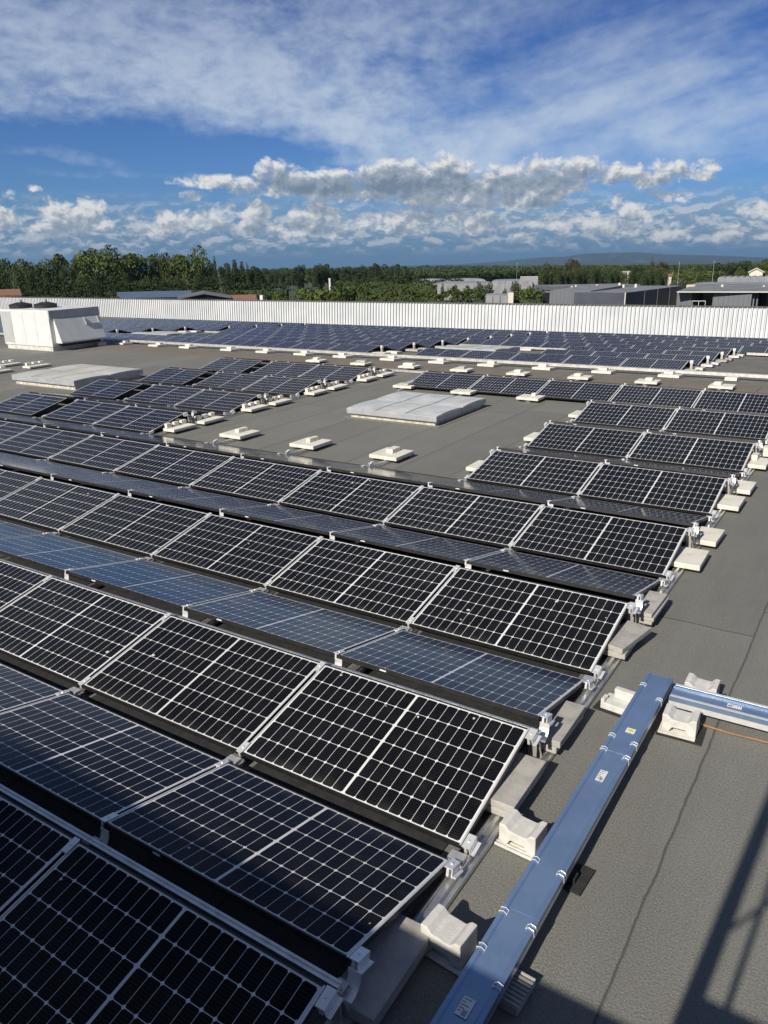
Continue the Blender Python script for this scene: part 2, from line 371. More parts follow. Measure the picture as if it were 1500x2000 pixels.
PL, PW, TILT, GAP, PITCH, GR, LOW = 1.755, 1.0252, 0.2159, 0.0234, 2.3065, 0.0865, 0.10
PX = PL + GAP
CT, ST = math.cos(TILT), math.sin(TILT)
def glass_material():
    m, n, b = new_mat('solar_glass', 0.09)
    u, v, _ = n.sep(n.uv())
    mx, gap, my = 0.024, 0.016, 0.020
    px = (PL / 2 - mx - gap / 2) / 10; py = (PW - 2 * my) / 6
    a = n.m('SUBTRACT', n.m('ABSOLUTE', n.m('SUBTRACT', u, PL / 2)), gap / 2)
    inx = n.m('MULTIPLY', n.m('GREATER_THAN', a, 0.0), n.m('LESS_THAN', a, px * 10))
    bb = n.m('SUBTRACT', v, my); iny = n.m('MULTIPLY', n.m('GREATER_THAN', bb, 0.0), n.m('LESS_THAN', bb, py * 6))
    ex = n.m('SUBTRACT', px / 2, n.m('MULTIPLY', n.m('ABSOLUTE', n.m('SUBTRACT', n.m('FRACT', n.m('DIVIDE', a, px)), 0.5)), px))
    ey = n.m('SUBTRACT', py / 2, n.m('MULTIPLY', n.m('ABSOLUTE', n.m('SUBTRACT', n.m('FRACT', n.m('DIVIDE', bb, py)), 0.5)), py))
    cell = n.m('MULTIPLY', n.m('MULTIPLY', n.m('GREATER_THAN', ex, 0.0014), n.m('GREATER_THAN', ey, 0.0018)), n.m('GREATER_THAN', n.m('ADD', ex, ey), 0.0135))
    cell = n.m('MULTIPLY', cell, n.m('MULTIPLY', inx, iny))
    bus = n.m('LESS_THAN', n.m('ABSOLUTE', n.m('SUBTRACT', n.m('FRACT', n.m('DIVIDE', bb, py / 9)), 0.5)), 0.045)
    ci = n.comb(n.m('FLOOR', n.m('DIVIDE', n.m('SUBTRACT', u, PL / 2), px)), n.m('FLOOR', n.m('DIVIDE', bb, py)), n.m('MULTIPLY', n.rnd(), 37.0))
    wn = n.n.new('ShaderNodeTexWhiteNoise'); n.put(wn.inputs['Vector'], ci)
    dark = n.mix(wn.outputs['Value'], (0.0045, 0.005, 0.006), (0.007, 0.0075, 0.010))
    dark = n.mix(n.m('MULTIPLY', bus, 0.7), dark, (0.05, 0.05, 0.055))
    dirt = n.noise(n.obj(), 5, 4, 0.6)
    col = n.mix(cell, (0.72, 0.72, 0.70), dark)
    col = n.mix(n.m('MULTIPLY', n.step(dirt, 0.45, 0.8), 0.02), col, (0.4, 0.38, 0.33))
    edge = n.m('MULTIPLY', n.step(v, 0.11, 0.0), n.step(dirt, 0.35, 0.65))
    col = n.mix(n.m('MULTIPLY', edge, 0.05), col, (0.45, 0.42, 0.36))
    col = n.vm('SCALE', col, n.m('MULTIPLY_ADD', n.rnd(), 0.16, 0.9))
    spk = n.step(n.noise(n.vm('ADD', n.obj(), n.comb(n.m('MULTIPLY', n.rnd(), 90.0), 0, 0)), 14, 0, 0.5), 0.872, 0.884)
    col = n.mix(spk, col, (0.6, 0.6, 0.56))
    n.put(b.inputs['Base Color'], col); b.inputs['Specular IOR Level'].default_value = 0.0; b.inputs['Roughness'].default_value = 0.8
    g = n.n.new('ShaderNodeBsdfGlossy'); g.inputs['Color'].default_value = (1, 1, 1, 1); n.put(g.inputs['Roughness'], n.m('MULTIPLY_ADD', dirt, 0.12, 0.06))
    lw = n.n.new('ShaderNodeLayerWeight'); lw.inputs['Blend'].default_value = 0.5
    f = n.m('MULTIPLY_ADD', n.m('POWER', lw.outputs['Facing'], 4.3), 0.92, 0.006)
    mx = n.n.new('ShaderNodeMixShader'); n.put(mx.inputs[0], f); n.l.new(b.outputs[0], mx.inputs[1]); n.l.new(g.outputs[0], mx.inputs[2])
    n.l.new(mx.outputs[0], n.n['Material Output'].inputs['Surface'])
    return m
M_GLASS = glass_material()
M_BLACK = mottled('black_anodised_metal', (0.012, 0.012, 0.013), (0.022, 0.022, 0.023), 20, 0.42)
M_LIP = mottled('pale_frame_edge', (0.62, 0.63, 0.64), (0.75, 0.75, 0.74), 30, 0.35, 0.35)
M_ALU = mottled('mill_aluminium', (0.62, 0.62, 0.61), (0.80, 0.80, 0.78), 14, 0.34, 0.85, 0.15)
M_ALUW = mottled('weathered_aluminium', (0.55, 0.53, 0.49), (0.74, 0.72, 0.67), 9, 0.5, 0.6, 0.15)
M_BRIGHT = mottled('bright_aluminium', (0.80, 0.80, 0.79), (0.90, 0.90, 0.89), 12, 0.38, 0.45)
M_STICK = mottled('paper_sticker', (0.55, 0.55, 0.53), (0.8, 0.8, 0.78), 160, 0.6)
M_CREAM = mottled('cream_concrete', (0.66, 0.63, 0.54), (0.78, 0.75, 0.66), 7, 0.85, 0, 0.3, 6, 90, 0.10)
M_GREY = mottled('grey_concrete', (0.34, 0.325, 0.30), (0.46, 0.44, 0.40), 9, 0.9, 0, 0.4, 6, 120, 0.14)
M_MAT_SHADE = mottled('rubber_mat', (0.016, 0.016, 0.017), (0.032, 0.031, 0.03), 14, 0.9)  # rubber under the tray feet; also colours the added shade strips
M_BLOCK = mottled('pale_block_concrete', (0.56, 0.545, 0.50), (0.72, 0.70, 0.65), 11, 0.9, 0, 0.35, 6, 110, 0.1)

# ------------------------------------------------------------------ the two roof slopes
def sheet(name, x0, x1, y0, y1, M, mat, nx=1, ny=1):
    return structure(MB().face([(x0, y0, 0), (x1, y0, 0), (x1, y1, 0), (x0, y1, 0)]).build(name, mat, None, M))
sheet('flat_roof', -100, 40, -6, RIDGE_Y, ROOF, M_ROOF)
def far_roof():
    m = M_ROOF.copy(); return m
sheet('flat_roof', -110, 45, 0, 27.2, FAR, mottled('bitumen_far', (0.14, 0.135, 0.12), (0.20, 0.19, 0.165), 1.3, 0.9, 0, 0.3, 7, 60))

# ------------------------------------------------------------------ solar panels
def panel_proto():
    t = thing('solar_panel', 'x', 'solar panel', Matrix())
    lip, h = 0.011, 0.035
    f = MB()
    for s in (-1, 1):
        f.box(min(s * PL / 2, s * (PL / 2 - lip)), max(s * PL / 2, s * (PL / 2 - lip)), 0, PW, -h, 0, 0)
        f.face([(s * PL / 2 - (0 if s < 0 else lip), 0, 0.0006), (s * PL / 2 + (lip if s < 0 else 0), 0, 0.0006), (s * PL / 2 + (lip if s < 0 else 0), PW, 0.0006), (s * PL / 2 - (0 if s < 0 else lip), PW, 0.0006)], 1)
    f.box(-PL / 2 + lip, PL / 2 - lip, 0, lip, -h, 0, 0); f.box(-PL / 2 + lip, PL / 2 - lip, PW - lip, PW, -h, 0, 0)
    f.build('frame', [M_BLACK, M_LIP], t)
    g = MB(); x, y0, y1 = PL / 2 - lip, lip, PW - lip
    g.face([(-x, y0, -0.0025), (x, y0, -0.0025), (x, y1, -0.0025), (-x, y1, -0.0025)], 0, [(lip, y0), (PL - lip, y0), (PL - lip, y1), (lip, y1)])
    g.face([(-x, y1, -0.008), (x, y1, -0.008), (x, y0, -0.008), (-x, y0, -0.008)], 1)
    g.build('glass', [M_GLASS, M_BLACK], t)
    s = MB(); s.box(0.40, 0.46, PW, PW + 0.0008, -0.024, -0.012); s.build('sticker', M_STICK, t)
    return t
PROTO = panel_proto(); proto_used = [False]
def panel(M, label, group):
    if not proto_used[0]:
        proto_used[0] = True; PROTO.matrix_world = M; PROTO['label'] = label; o = PROTO
    else: o = dup(PROTO, M, label)
    o['group'] = group; return o
def place_panel(F, x_right, yr, facing, label, group, low=LOW):
    xc = x_right - PL / 2
    if facing: M = F @ T((xc, yr - GR - PW * CT, low)) @ RX(TILT)
    else: M = F @ T((xc, yr + GR + PW * CT, low)) @ RZ(math.pi) @ RX(TILT)
    if not seen([M @ Vector((a, b, 0)) for a in (-PL / 2, PL / 2) for b in (0, PW)], 40): return None
    j = Matrix.Rotation(random.uniform(-0.0025, 0.0025), 4, 'X') @ Matrix.Rotation(random.uniform(-0.0015, 0.0015), 4, 'Y')
    return panel(M @ j, label, group)

def run(F, rows, cols, xr, y0, block, group, away=True, first=0):
    """rows of facing panels and, where they show, the ones tilted away behind the same ridge"""
    for k, r in enumerate(rows):
        for c in cols:
            place = ORD[c - cols[0] + 1]
            place_panel(F, xr - (c - cols[0]) * PX, y0 + r * PITCH, True, f'{place} panel from the right, {ORD[k + 1 + first]} sun-facing row of {block}', group)
            if away: place_panel(F, xr - (c - cols[0]) * PX, y0 + r * PITCH, False, f'{place} panel from the right, {ORD[k + 1 + first]} away-tilted row of {block}', group)
NEARG = 'solar panels mounted in ridged rows on the near roof'
run(ROOF, range(0, 4), range(0, 12), 0, 0, 'the long foreground rows', NEARG)
run(ROOF, range(4, 7), range(0, 2), 0, 0, 'the short block on the right', NEARG)
run(ROOF, [7], range(0, 5), 0, 0, 'the row behind the white skylight', NEARG)
run(ROOF, range(4, 8), range(0, 2), -6 * PX, 0, 'the middle left block', NEARG)
run(ROOF, range(4, 8), [0], -8 * PX - 0.42, 0, 'the single column at far left', NEARG)
FARG = 'solar panels of the far roof below the white parapet'
FD = 3.1
XR, XM = -3.40, -14.27
for k in range(8):
    word = ORD[k + 1]
    def rowp(x, cols, block):
        for c in cols: place_panel(FAR, x - c * PX, FD + k * PITCH, True, f'{ORD[c + 1]} panel from the right in the {word} row of the far {block}', FARG)
    if k == 0: rowp(XR, range(0, 5), 'right block')
    elif k < 3: rowp(XR, range(0, 3), 'right block')
    elif k == 3: rowp(XR, range(0, 6), 'right block')
    else: rowp(XR + 3 * PX, range(0, 9), 'right block')
    rowp(XM, range(0, 14) if k == 0 else range(0, 7) if k < 4 else range(0, 9), 'middle block')
    if k: rowp(-31.9 if k < 4 else -30.75, range(0, 9), 'left block')
    # the away-tilted panels that close the open row ends
    ends = [(XM, 'middle block')] + ([(XR, 'right block')] if k < 4 else []) + ([(-31.9 if k < 4 else -30.75, 'left block')] if k else [])
    for x, block in ends:
        place_panel(FAR, x, FD + k * PITCH, False, f'away-tilted end panel behind the {word} ridge of the far {block}', FARG)

# ------------------------------------------------------------------ mounting hardware
def base_rail(F, x, y0, y1, label):
    prof = [(-0.055, 0), (0.055, 0), (0.055, 0.035), (0.043, 0.035), (0.043, 0.012), (0.012, 0.012), (0.012, 0.045), (-0.012, 0.045), (-0.012, 0.012), (-0.043, 0.012), (-0.043, 0.035), (-0.055, 0.035)]
    o = MB().prism([(a + x, b + 0.004) for a, b in prof], y0, y1, 'y').build('base_rail', M_ALU, None, F)
    return tag(o, label, 'mounting rail', 'aluminium base rails under the panel rows')
base_rail(ROOF, 0.055, -1.4, 16.9, 'long ribbed aluminium base rail along the right ends of the foreground rows')
for k in range(1, 9):
    x = -k * PX + GAP / 2
    ins = k in (3, 4, 5)
    place = ORD[k]
    if ins:
        base_rail(ROOF, x, 2.2, 9.25, f'{place} base rail from the right, ending under a cream slab on open roof')
        base_rail(ROOF, x, 14.7, 18.4, f'{place} base rail from the right under the row behind the white skylight')
    else:
        base_rail(ROOF, x, 2.2, 18.4, f'{place} base rail from the right, running under the panel rows to the back')
base_rail(ROOF, -6 * PX + 0.05, 7.9, 16.9, 'base rail along the open right ends of the middle left block')

def ridge_parts(t, end=0):
    """post, foot and curved strap at a ridge; the post stands on the base rail"""
    b = MB(); b.box(-0.03, 0.03, -0.045, -0.037, 0.04, 0.265); b.box(-0.03, 0.03, 0.03, 0.038, 0.04, 0.24)
    b.box(-0.03, 0.03, -0.0365, 0.0295, 0.236, 0.241)
    b.tube((0.034, 0.045, 0.22), (0.034, 0.13, 0.05), 0.008); b.tube((0.034, -0.03, 0.22), (0.034, 0.03, 0.05), 0.008)
    b.build('post', M_ALUW, t)
    b = MB(); b.box(-0.05, 0.05, -0.07, 0.07, 0.042, 0.05); b.build('foot', M_ALU, t)
    pts = [(-0.02 + 0.085 * math.sin(a), 0.365 - 0.085 * math.cos(a)) for a in [i * math.pi / 14 for i in range(8)]] + [(0.066, 0.382)]
    pts = [(y, z - 0.085) for y, z in pts]
    MB().ribbon(pts, 0.005, 0.075, 0.004).build('strap', M_BRIGHT, t)
    for s in (-1, 1):
        b = MB(); yy = s * (GR + 0.045); zz = LOW + ST * PW - 0.045 * math.tan(TILT)
        M = T((0.0 if end == 0 else 0.02, yy, zz + 0.004)) @ RX(-s * TILT)
        b.box(-0.024, 0.024, -0.05, 0.05, 0, 0.005, 0, M)
        b.tube(M @ Vector((0, 0, 0.004)), M @ Vector((0, 0, 0.011)), 0.007, None, 8)
        b.box(-0.008, 0.008, -0.05, 0.05, -0.05, 0.0, 0, M)
        if end: b.box(0.0245, 0.03, -0.05, 0.05, -0.045, 0.005, 0, M); b.box(0.0305, 0.055, -0.05, 0.05, -0.045, -0.04, 0, M)
        b.build('clamp', M_BRIGHT, t)
def valley_parts(t, end=0):
    b = MB(); b.box(-0.06, 0.06, -0.05, 0.05, 0.05, 0.058); b.box(-0.05, 0.05, -0.03, 0.03, 0.0585, 0.085); b.box(-0.055, 0.055, -0.05, -0.0305, 0.0585, 0.07); b.box(-0.055, 0.055, 0.0305, 0.05, 0.0585, 0.07)
    b.build('bracket', M_ALUW, t)
    half = (PITCH - 2 * (GR + PW * CT)) / 2
    for s in (-1, 1):
        M = T((0.0 if end == 0 else 0.02, s * (half + 0.04), LOW + 0.04 * math.tan(TILT) + 0.004)) @ RX(s * TILT)
        b = MB(); b.box(-0.024, 0.024, -0.05, 0.05, 0, 0.005, 0, M); b.tube(M @ Vector((0, 0, 0.004)), M @ Vector((0, 0, 0.011)), 0.007, None, 8)
        b.box(-0.008, 0.008, -0.05, 0.05, -0.05, 0.0, 0, M)
        if end: b.box(0.0245, 0.03, -0.05, 0.05, -0.045, 0.005, 0, M); b.box(0.0305, 0.055, -0.05, 0.05, -0.045, -0.04, 0, M)
        b.build('clamp', M_BRIGHT, t)
PR = {}
def hardware(kind, end, M, label):
    if not seen([M.translation], 10): return
    key = (kind, end)
    grp = 'ridge brackets of the panel rows' if kind == 'ridge_bracket' else 'valley brackets of the panel rows'
    if key not in PR:
        t = thing(kind, label, 'bracket', M, grp); (ridge_parts if kind == 'ridge_bracket' else valley_parts)(t, end); PR[key] = t
    else: dup(PR[key], M, label)
def hardware_run(rows, cols, xr, block, first, last):
    for k, r in enumerate(rows):
        for j, c in enumerate(cols):
            end = 1 if (c == cols[0] and first) else 0
            x = xr - (c - cols[0]) * PX + (GAP / 2 if not end else 0.012)
            if c == cols[-1] and last: x -= GAP / 2 + 0.012
            where = 'at the right end' if end else f'at the {ORD[c - cols[0]]} joint from the right'
            hardware('ridge_bracket', end, ROOF @ T((x, r * PITCH, 0)), f'strapped bracket {where}, {ORD[k + 1]} ridge, {block}')
            if r < rows[-1] or r == 3:
                hardware('valley_bracket', end, ROOF @ T((x, (r + 0.5) * PITCH, 0)), f'low bracket {where}, {ORD[k + 1]} valley of {block}')
hardware_run(range(0, 4), range(0, 9), 0, 'the foreground rows', True, False)
hardware_run(range(4, 7), range(0, 3), 0, 'the short right block', True, True)
hardware_run([7], range(0, 6), 0, 'the row behind the skylight', True, True)
hardware_run(range(4, 8), range(0, 3), -6 * PX, 'the middle left block', True, True)

for r in range(4):  # dark strips added on the roof to stand in for valley shade
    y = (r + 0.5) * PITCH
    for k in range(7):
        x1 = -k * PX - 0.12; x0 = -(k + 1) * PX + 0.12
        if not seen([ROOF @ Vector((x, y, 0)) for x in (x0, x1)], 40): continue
        o = MB().box(x0, x1, y - 0.13, y + 0.24, 0.002, 0.010).build('protection_mat', M_MAT_SHADE, None, ROOF)  # added dark strip standing in for valley shade, not a real mat
        tag(o, f'dark strip added as shade under the {ORD[r + 1]} valley from the camera, {ORD[k + 1]} from the right', 'shade strip', 'dark strips added as shade on the roof under the panel valleys')
for r in range(1, 4):  # more added dark strips, painting the shade below the ridge gaps
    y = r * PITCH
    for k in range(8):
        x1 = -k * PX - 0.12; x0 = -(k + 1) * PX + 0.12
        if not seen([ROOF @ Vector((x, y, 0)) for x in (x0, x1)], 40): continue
        o = MB().box(x0, x1, y - 0.05, y + 0.85, 0.002, 0.010).build('protection_mat', M_MAT_SHADE, None, ROOF)  # added dark strip standing in for ridge shade, not a real mat
        tag(o, f'dark strip added as shade under the {ORD[r + 1]} ridge from the camera, {ORD[k + 1]} from the right', 'shade strip', 'dark strips added as shade on the roof under the panel ridges')
def ridge_rail(F, x0, x1, y, label, z=0.262):
    prof = [(-0.02, 0), (0.02, 0), (0.02, 0.03), (0.006, 0.03), (0.006, 0.022), (-0.006, 0.022), (-0.006, 0.03), (-0.02, 0.03)]
    o = MB().prism([(a + y - 0.022, b + z - 0.012) for a, b in prof], x0, x1, 'x').build('ridge_rail', M_ALU, None, F)
    tag(o, label, 'rail', 'slotted aluminium rails in the ridge gaps')
for r in range(4):
    ridge_rail(ROOF, -20, 0.03, r * PITCH, f'slotted aluminium rail in the {ORD[r + 1]} ridge gap from the camera')

# posts closing the open ends of the far rows
def far_post(x, k, label):
    M = FAR @ T((x, FD + k * PITCH, 0))
    if 'far' not in PR:
        t = thing('ridge_post', label, 'bracket', M, 'end posts of the far panel rows')
        b = MB(); b.box(-0.03, 0.03, -0.04, 0.04, 0.004, 0.235); b.build('post', M_ALUW, t)
        b = MB(); b.box(-0.045, 0.045, -0.05, 0.05, 0.237, 0.33); b.build('cap', M_BRIGHT, t); PR['far'] = t
    else: dup(PR['far'], M, label)
for k in range(8):
    far_post(XM + 0.06, k, f'pale end post under the {ORD[k + 1]} ridge of the far middle block')
    if k < 4: far_post(XR + 0.07, k, f'pale end post under the {ORD[k + 1]} ridge of the far right block')
    if k: far_post((-31.9 if k < 4 else -30.75) + 0.06, k, f'pale end post under the {ORD[k + 1]} ridge of the far left block')

# ------------------------------------------------------------------ ballast
def slab(F, x, y, z, sx, sy, h, mat, name, label, group, rz=0.0):
    M = F @ T((x, y, z)) @ RZ(rz + random.uniform(-0.02, 0.02))
    o = MB().box(-sx / 2, sx / 2, -sy / 2, sy / 2, 0, h).build(name, mat, None, M, 0.006)
    return tag(o, label, 'concrete slab', group)
CREAMG, GREYG, STONEG = 'cream ballast slabs on the roof', 'grey ballast slabs on the rails', 'small blocks lying on cream slabs'
def brick(F, x, y, z, sx, sy, h, label, mat=None, rz=0.0):
    o = MB().box(-sx / 2, sx / 2, -sy / 2, sy / 2, 0, h).build('ballast_block', mat or M_CREAM, None, F @ T((x, y, z)) @ RZ(rz + random.uniform(-0.06, 0.06)), 0.008)
    return tag(o, label, 'concrete block', STONEG)
# grey stacks beside the first ridges, right ends
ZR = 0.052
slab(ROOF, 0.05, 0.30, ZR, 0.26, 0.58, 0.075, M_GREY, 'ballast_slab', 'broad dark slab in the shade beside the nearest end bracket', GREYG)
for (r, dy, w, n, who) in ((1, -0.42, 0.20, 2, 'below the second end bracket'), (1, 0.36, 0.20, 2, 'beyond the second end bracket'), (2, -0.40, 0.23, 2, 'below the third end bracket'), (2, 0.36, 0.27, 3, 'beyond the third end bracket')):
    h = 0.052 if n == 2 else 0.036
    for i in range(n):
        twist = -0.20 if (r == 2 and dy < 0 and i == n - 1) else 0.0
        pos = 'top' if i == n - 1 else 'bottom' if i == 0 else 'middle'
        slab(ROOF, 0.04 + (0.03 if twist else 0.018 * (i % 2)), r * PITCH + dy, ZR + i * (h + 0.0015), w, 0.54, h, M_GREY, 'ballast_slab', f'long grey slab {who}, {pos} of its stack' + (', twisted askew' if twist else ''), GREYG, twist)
# cream slabs under the later right ends
for r, who in ((3, 'fourth'), (4, 'fifth'), (5, 'sixth')):
    slab(ROOF, 0.02, r * PITCH - 0.42, ZR, 0.5, 0.52, 0.06, M_CREAM, 'ballast_slab', f'square cream slab in front of the {who} end bracket from the camera', CREAMG)
    slab(ROOF, 0.04, r * PITCH + 0.40, ZR, 0.48, 0.5, 0.06, M_CREAM, 'ballast_slab', f'square cream slab behind the {who} end bracket from the camera', CREAMG)
brick(ROOF, 0.0, 4 * PITCH + 0.38, ZR + 0.061, 0.10, 0.2, 0.07, 'small grey block on the cream slab behind the fifth end bracket', M_GREY)
brick(ROOF, 0.02, 5 * PITCH - 0.30, ZR + 0.061, 0.16, 0.2, 0.08, 'small pale block on the cream slab in front of the sixth end bracket')
brick(ROOF, 0.16, 5 * PITCH + 0.3, ZR + 0.061, 0.14, 0.2, 0.08, 'small pale block on the cream slab behind the sixth end bracket')
# three slabs on the open roof, each with a block on it
for k, who in ((3, 'right'), (4, 'middle'), (5, 'left')):
    x = -k * PX + 0.0
    slab(ROOF, x - 0.06, 8.93, ZR, 0.56, 0.58, 0.062, M_CREAM, 'ballast_slab', f'{who} of the three cream slabs lying on the open roof beyond the long rows', CREAMG)
    brick(ROOF, x - 0.06, 8.98, ZR + 0.0635, 0.10 if k > 3 else 0.14, 0.26, 0.07, f'small block on the {who} of the three cream slabs beyond the long rows')
# left ends of the right block
for r, who in ((4, 'nearest'), (5, 'second'), (6, 'third')):
    slab(ROOF, -2 * PX - 0.02, r * PITCH - 0.30, ZR, 0.5, 0.5, 0.06, M_CREAM, 'ballast_slab', f'cream slab under the left end of the {who} row of the short right block', CREAMG)
slab(ROOF, -5 * PX + 0.0, 15.15, ZR, 0.55, 0.5, 0.06, M_CREAM, 'ballast_slab', 'cream slab at the front left corner of the row behind the skylight', CREAMG)
brick(ROOF, -5 * PX + 0.02, 15.2, ZR + 0.061, 0.2, 0.42, 0.05, 'flat grey block on the slab at the front left corner behind the skylight', M_GREY)
slab(ROOF, -5 * PX - 0.0, 15.75, ZR, 0.45, 0.5, 0.06, M_CREAM, 'ballast_slab', 'cream slab peeping out left of the row behind the skylight', CREAMG)
slab(ROOF, -4 * PX, 15.0, ZR, 0.55, 0.5, 0.06, M_CREAM, 'ballast_slab', 'plain cream slab in front of the row behind the skylight', CREAMG)
slab(ROOF, -3 * PX, 14.95, ZR, 0.55, 0.55, 0.06, M_CREAM, 'ballast_slab', 'cream slab with a small block in front of the row behind the skylight', CREAMG)
brick(ROOF, -3 * PX + 0.05, 15.0, ZR + 0.061, 0.1, 0.14, 0.06, 'small block on the slab in front of the row behind the skylight')
# right ends of the middle left block: long slabs with upright blocks on the back edge
for r in range(4, 8):
    for s, w in ((-1, 'front'), (1, 'back')):
        y = r * PITCH + s * 0.42; x = -6 * PX + 0.14
        slab(ROOF, x, y, ZR, 0.36, 0.62, 0.055, M_CREAM, 'ballast_slab', f'{w} cream slab at the right end of the {ORD[r - 3]} ridge of the middle left block', CREAMG)
        for i in range(3):
            brick(ROOF, x - 0.11, y - 0.2 + 0.2 * i, ZR + 0.0565, 0.1, 0.13, 0.085, f'{("near", "middle", "far")[i]} of three blocks on {w} slab, {ORD[r - 3]} ridge of middle left block')
# behind the last near row
for k in range(1, 9):
    x = -k * PX + 0.02; who = ORD[k]
    slab(ROOF, x, 18.2, ZR, 0.56, 0.46, 0.055, M_CREAM, 'ballast_slab', f'{who} cream slab from the right behind the last near row', CREAMG)
    brick(ROOF, x - 0.02 + random.uniform(-.08, .08), 18.22, ZR + 0.0565, 0.34 if k in (6, 7) else 0.18, 0.2, 0.07, f'block on the {who} cream slab from the right behind the last near row', M_GREY if k in (5, 7) else M_CREAM)
# left edge: slabs with blocks beside the left skylight
for i, (x, y) in enumerate(((-23.9, 13.4), (-22.55, 13.62), (-22.6, 12.25))):
    who = ('back left', 'back right', 'front')[i]
    slab(ROOF, x, y, 0.03, 0.42, 0.8, 0.06, M_CREAM, 'ballast_slab', f'{who} cream slab of the three left of the left skylight', CREAMG)
    for j in range(3): brick(ROOF, x - 0.12, y - 0.24 + 0.24 * j, 0.0915, 0.11, 0.16, 0.1, f'{("near", "middle", "far")[j]} block on the {who} slab left of the left skylight')
# along the long tray in front of the far rows
for i, x in enumerate((-25.9, -23.8, -22.0, -19.75, -17.95, -16.15, -14.4, -12.45, -10.6, -8.85, -7.05, -5.25, -3.4)):
    slab(FAR, x, 0.95, 0.012, 0.56, 0.5, 0.07, M_CREAM, 'ballast_slab', f'{ORD[i + 1]} cream slab from the left against the long rail before the far rows', CREAMG)
    brick(FAR, x + random.uniform(-.08, .08), 1.02, 0.0835, 0.24, 0.2, 0.075, f'block on the {ORD[i + 1]} cream slab from the left before the far rows')
slab(FAR, -1.85, 0.98, 0.012, 0.3, 0.3, 0.09, M_CREAM, 'ballast_slab', 'small cream block under the bare right part of the long front rail', CREAMG)
for i, x in enumerate((-12.7, -10.85)):
    slab(FAR, x, 8.6, 0.012, 0.55, 0.5, 0.07, M_CREAM, 'ballast_slab', f'{("left", "right")[i]} cream slab on the pale rail behind the far right skylight', CREAMG)
for k in range(4):
    for s, w in ((-1, 'front'), (1, 'back')):
        slab(FAR, XR + 0.15, FD + k * PITCH + s * 0.45, 0.03, 0.4, 0.45, 0.07, M_GREY if k == 2 else M_BLOCK, 'ballast_slab', f'{w} slab beside the {ORD[k + 1]} end post of the far right block', GREYG)
        if k < 3: slab(FAR, XM + 0.3, FD + k * PITCH + s * 0.4, 0.03, 0.55, 0.4, 0.08, M_GREY if k else M_CREAM, 'ballast_slab', f'{w} slab beside the {ORD[k + 1]} end post of the far middle block', GREYG)
        if 0 < k: slab(FAR, -31.5, FD + k * PITCH + s * 0.4, 0.03, 0.6, 0.4, 0.08, M_CREAM, 'ballast_slab', f'{w} slab beside the {ORD[k + 1]} end post of the far left block', GREYG)
slab(FAR, -28.6, 10.0, 0.012, 0.7, 0.5, 0.09, M_CREAM, 'ballast_slab', 'cream slab on the pale rail left of the far middle block', CREAMG)

# galvanised rails lying on the far roof
def front_rail(F, x0, x1, y, z, w, h, label, mat):
    o = MB().prism([(y - w / 2, z), (y + w / 2, z), (y + w / 2, z + h), (y + w / 2 - 0.02, z + h + 0.012), (y - w / 2 + 0.02, z + h + 0.012), (y - w / 2, z + h)], x0, x1, 'x').build('long_rail', mat, None, F)
    tag(o, label, 'rail', 'pale rails lying on the far roof')
front_rail(FAR, -38, 2.0, 1.36, 0.09, 0.14, 0.08, 'long pale rail along the front of the far panel rows', M_ALUW)
front_rail(FAR, -14.0, -8.5, 8.85, 0.05, 0.10, 0.07, 'short pale rail behind the far right skylight', M_ALUW)
front_rail(FAR, -30.6, -26.9, 10.3, 0.05, 0.10, 0.07, 'short pale rail behind the far left skylight', M_ALUW)
front_rail(FAR, XR + 0.35, 6, 11.05, 0.05, 0.14, 0.08, 'pale rail in front of the rows at the right edge', M_ALUW)
front_rail(ROOF, -11.9, -9.0, 17.5, 0.02, 0.10, 0.05, 'pale rail end left of the row behind the skylight', M_ALUW)

# ------------------------------------------------------------------ cable trays and their feet
def tray_material(name, c1, c2, metal, rough):
    m, n, b = new_mat(name, rough, metal)
    p = n.obj(); f = n.noise(p, 3.5, 5, 0.65); scr = n.noise(n.comb(*[n.m('MULTIPLY', q, k) for q, k in zip(n.sep(p), (60, 3, 1))]), 1.0, 4, 0.6)
    n.put(b.inputs['Base Color'], n.mix(n.step(f, 0.3, 0.7), c1, c2))
    sp = n.step(n.noise(p, 55, 2, 0.5), 0.74, 0.78)
    n.put(b.inputs['Roughness'], n.m('MULTIPLY_ADD', scr, 0.18, rough - 0.08))
    col = n.mix(n.m('MULTIPLY', sp, 0.5), n.mix(n.step(f, 0.3, 0.7), c1, c2), (0.75, 0.8, 0.85)); n.put(b.inputs['Base Color'], col)
    n.put(b.inputs['Normal'], n.bump(n.noise(p, 7, 3, 0.5), 0.06, 0.02))
    return m
M_LID = tray_material('blue_coated_steel', (0.225, 0.335, 0.51), (0.28, 0.395, 0.57), 0.6, 0.36)  # metal with blue in its base colour
M_ZINC = tray_material('zinc_steel', (0.62, 0.66, 0.70), (0.74, 0.77, 0.80), 0.85, 0.36)
M_YEL = mottled('yellow_sticker', (0.75, 0.55, 0.06), (0.85, 0.68, 0.12), 40, 0.6)
M_WHITE = mottled('white_sticker', (0.72, 0.73, 0.73), (0.82, 0.82, 0.82), 40, 0.55)
M_INK = mottled('printed_ink', (0.05, 0.05, 0.06), (0.08, 0.08, 0.09), 30, 0.7)
M_ORANGE = mottled('orange_cable', (0.26, 0.13, 0.06), (0.36, 0.18, 0.08), 30, 0.5)
TZ, TH = 0.085, 0.095           # tray bottom and top above the roof
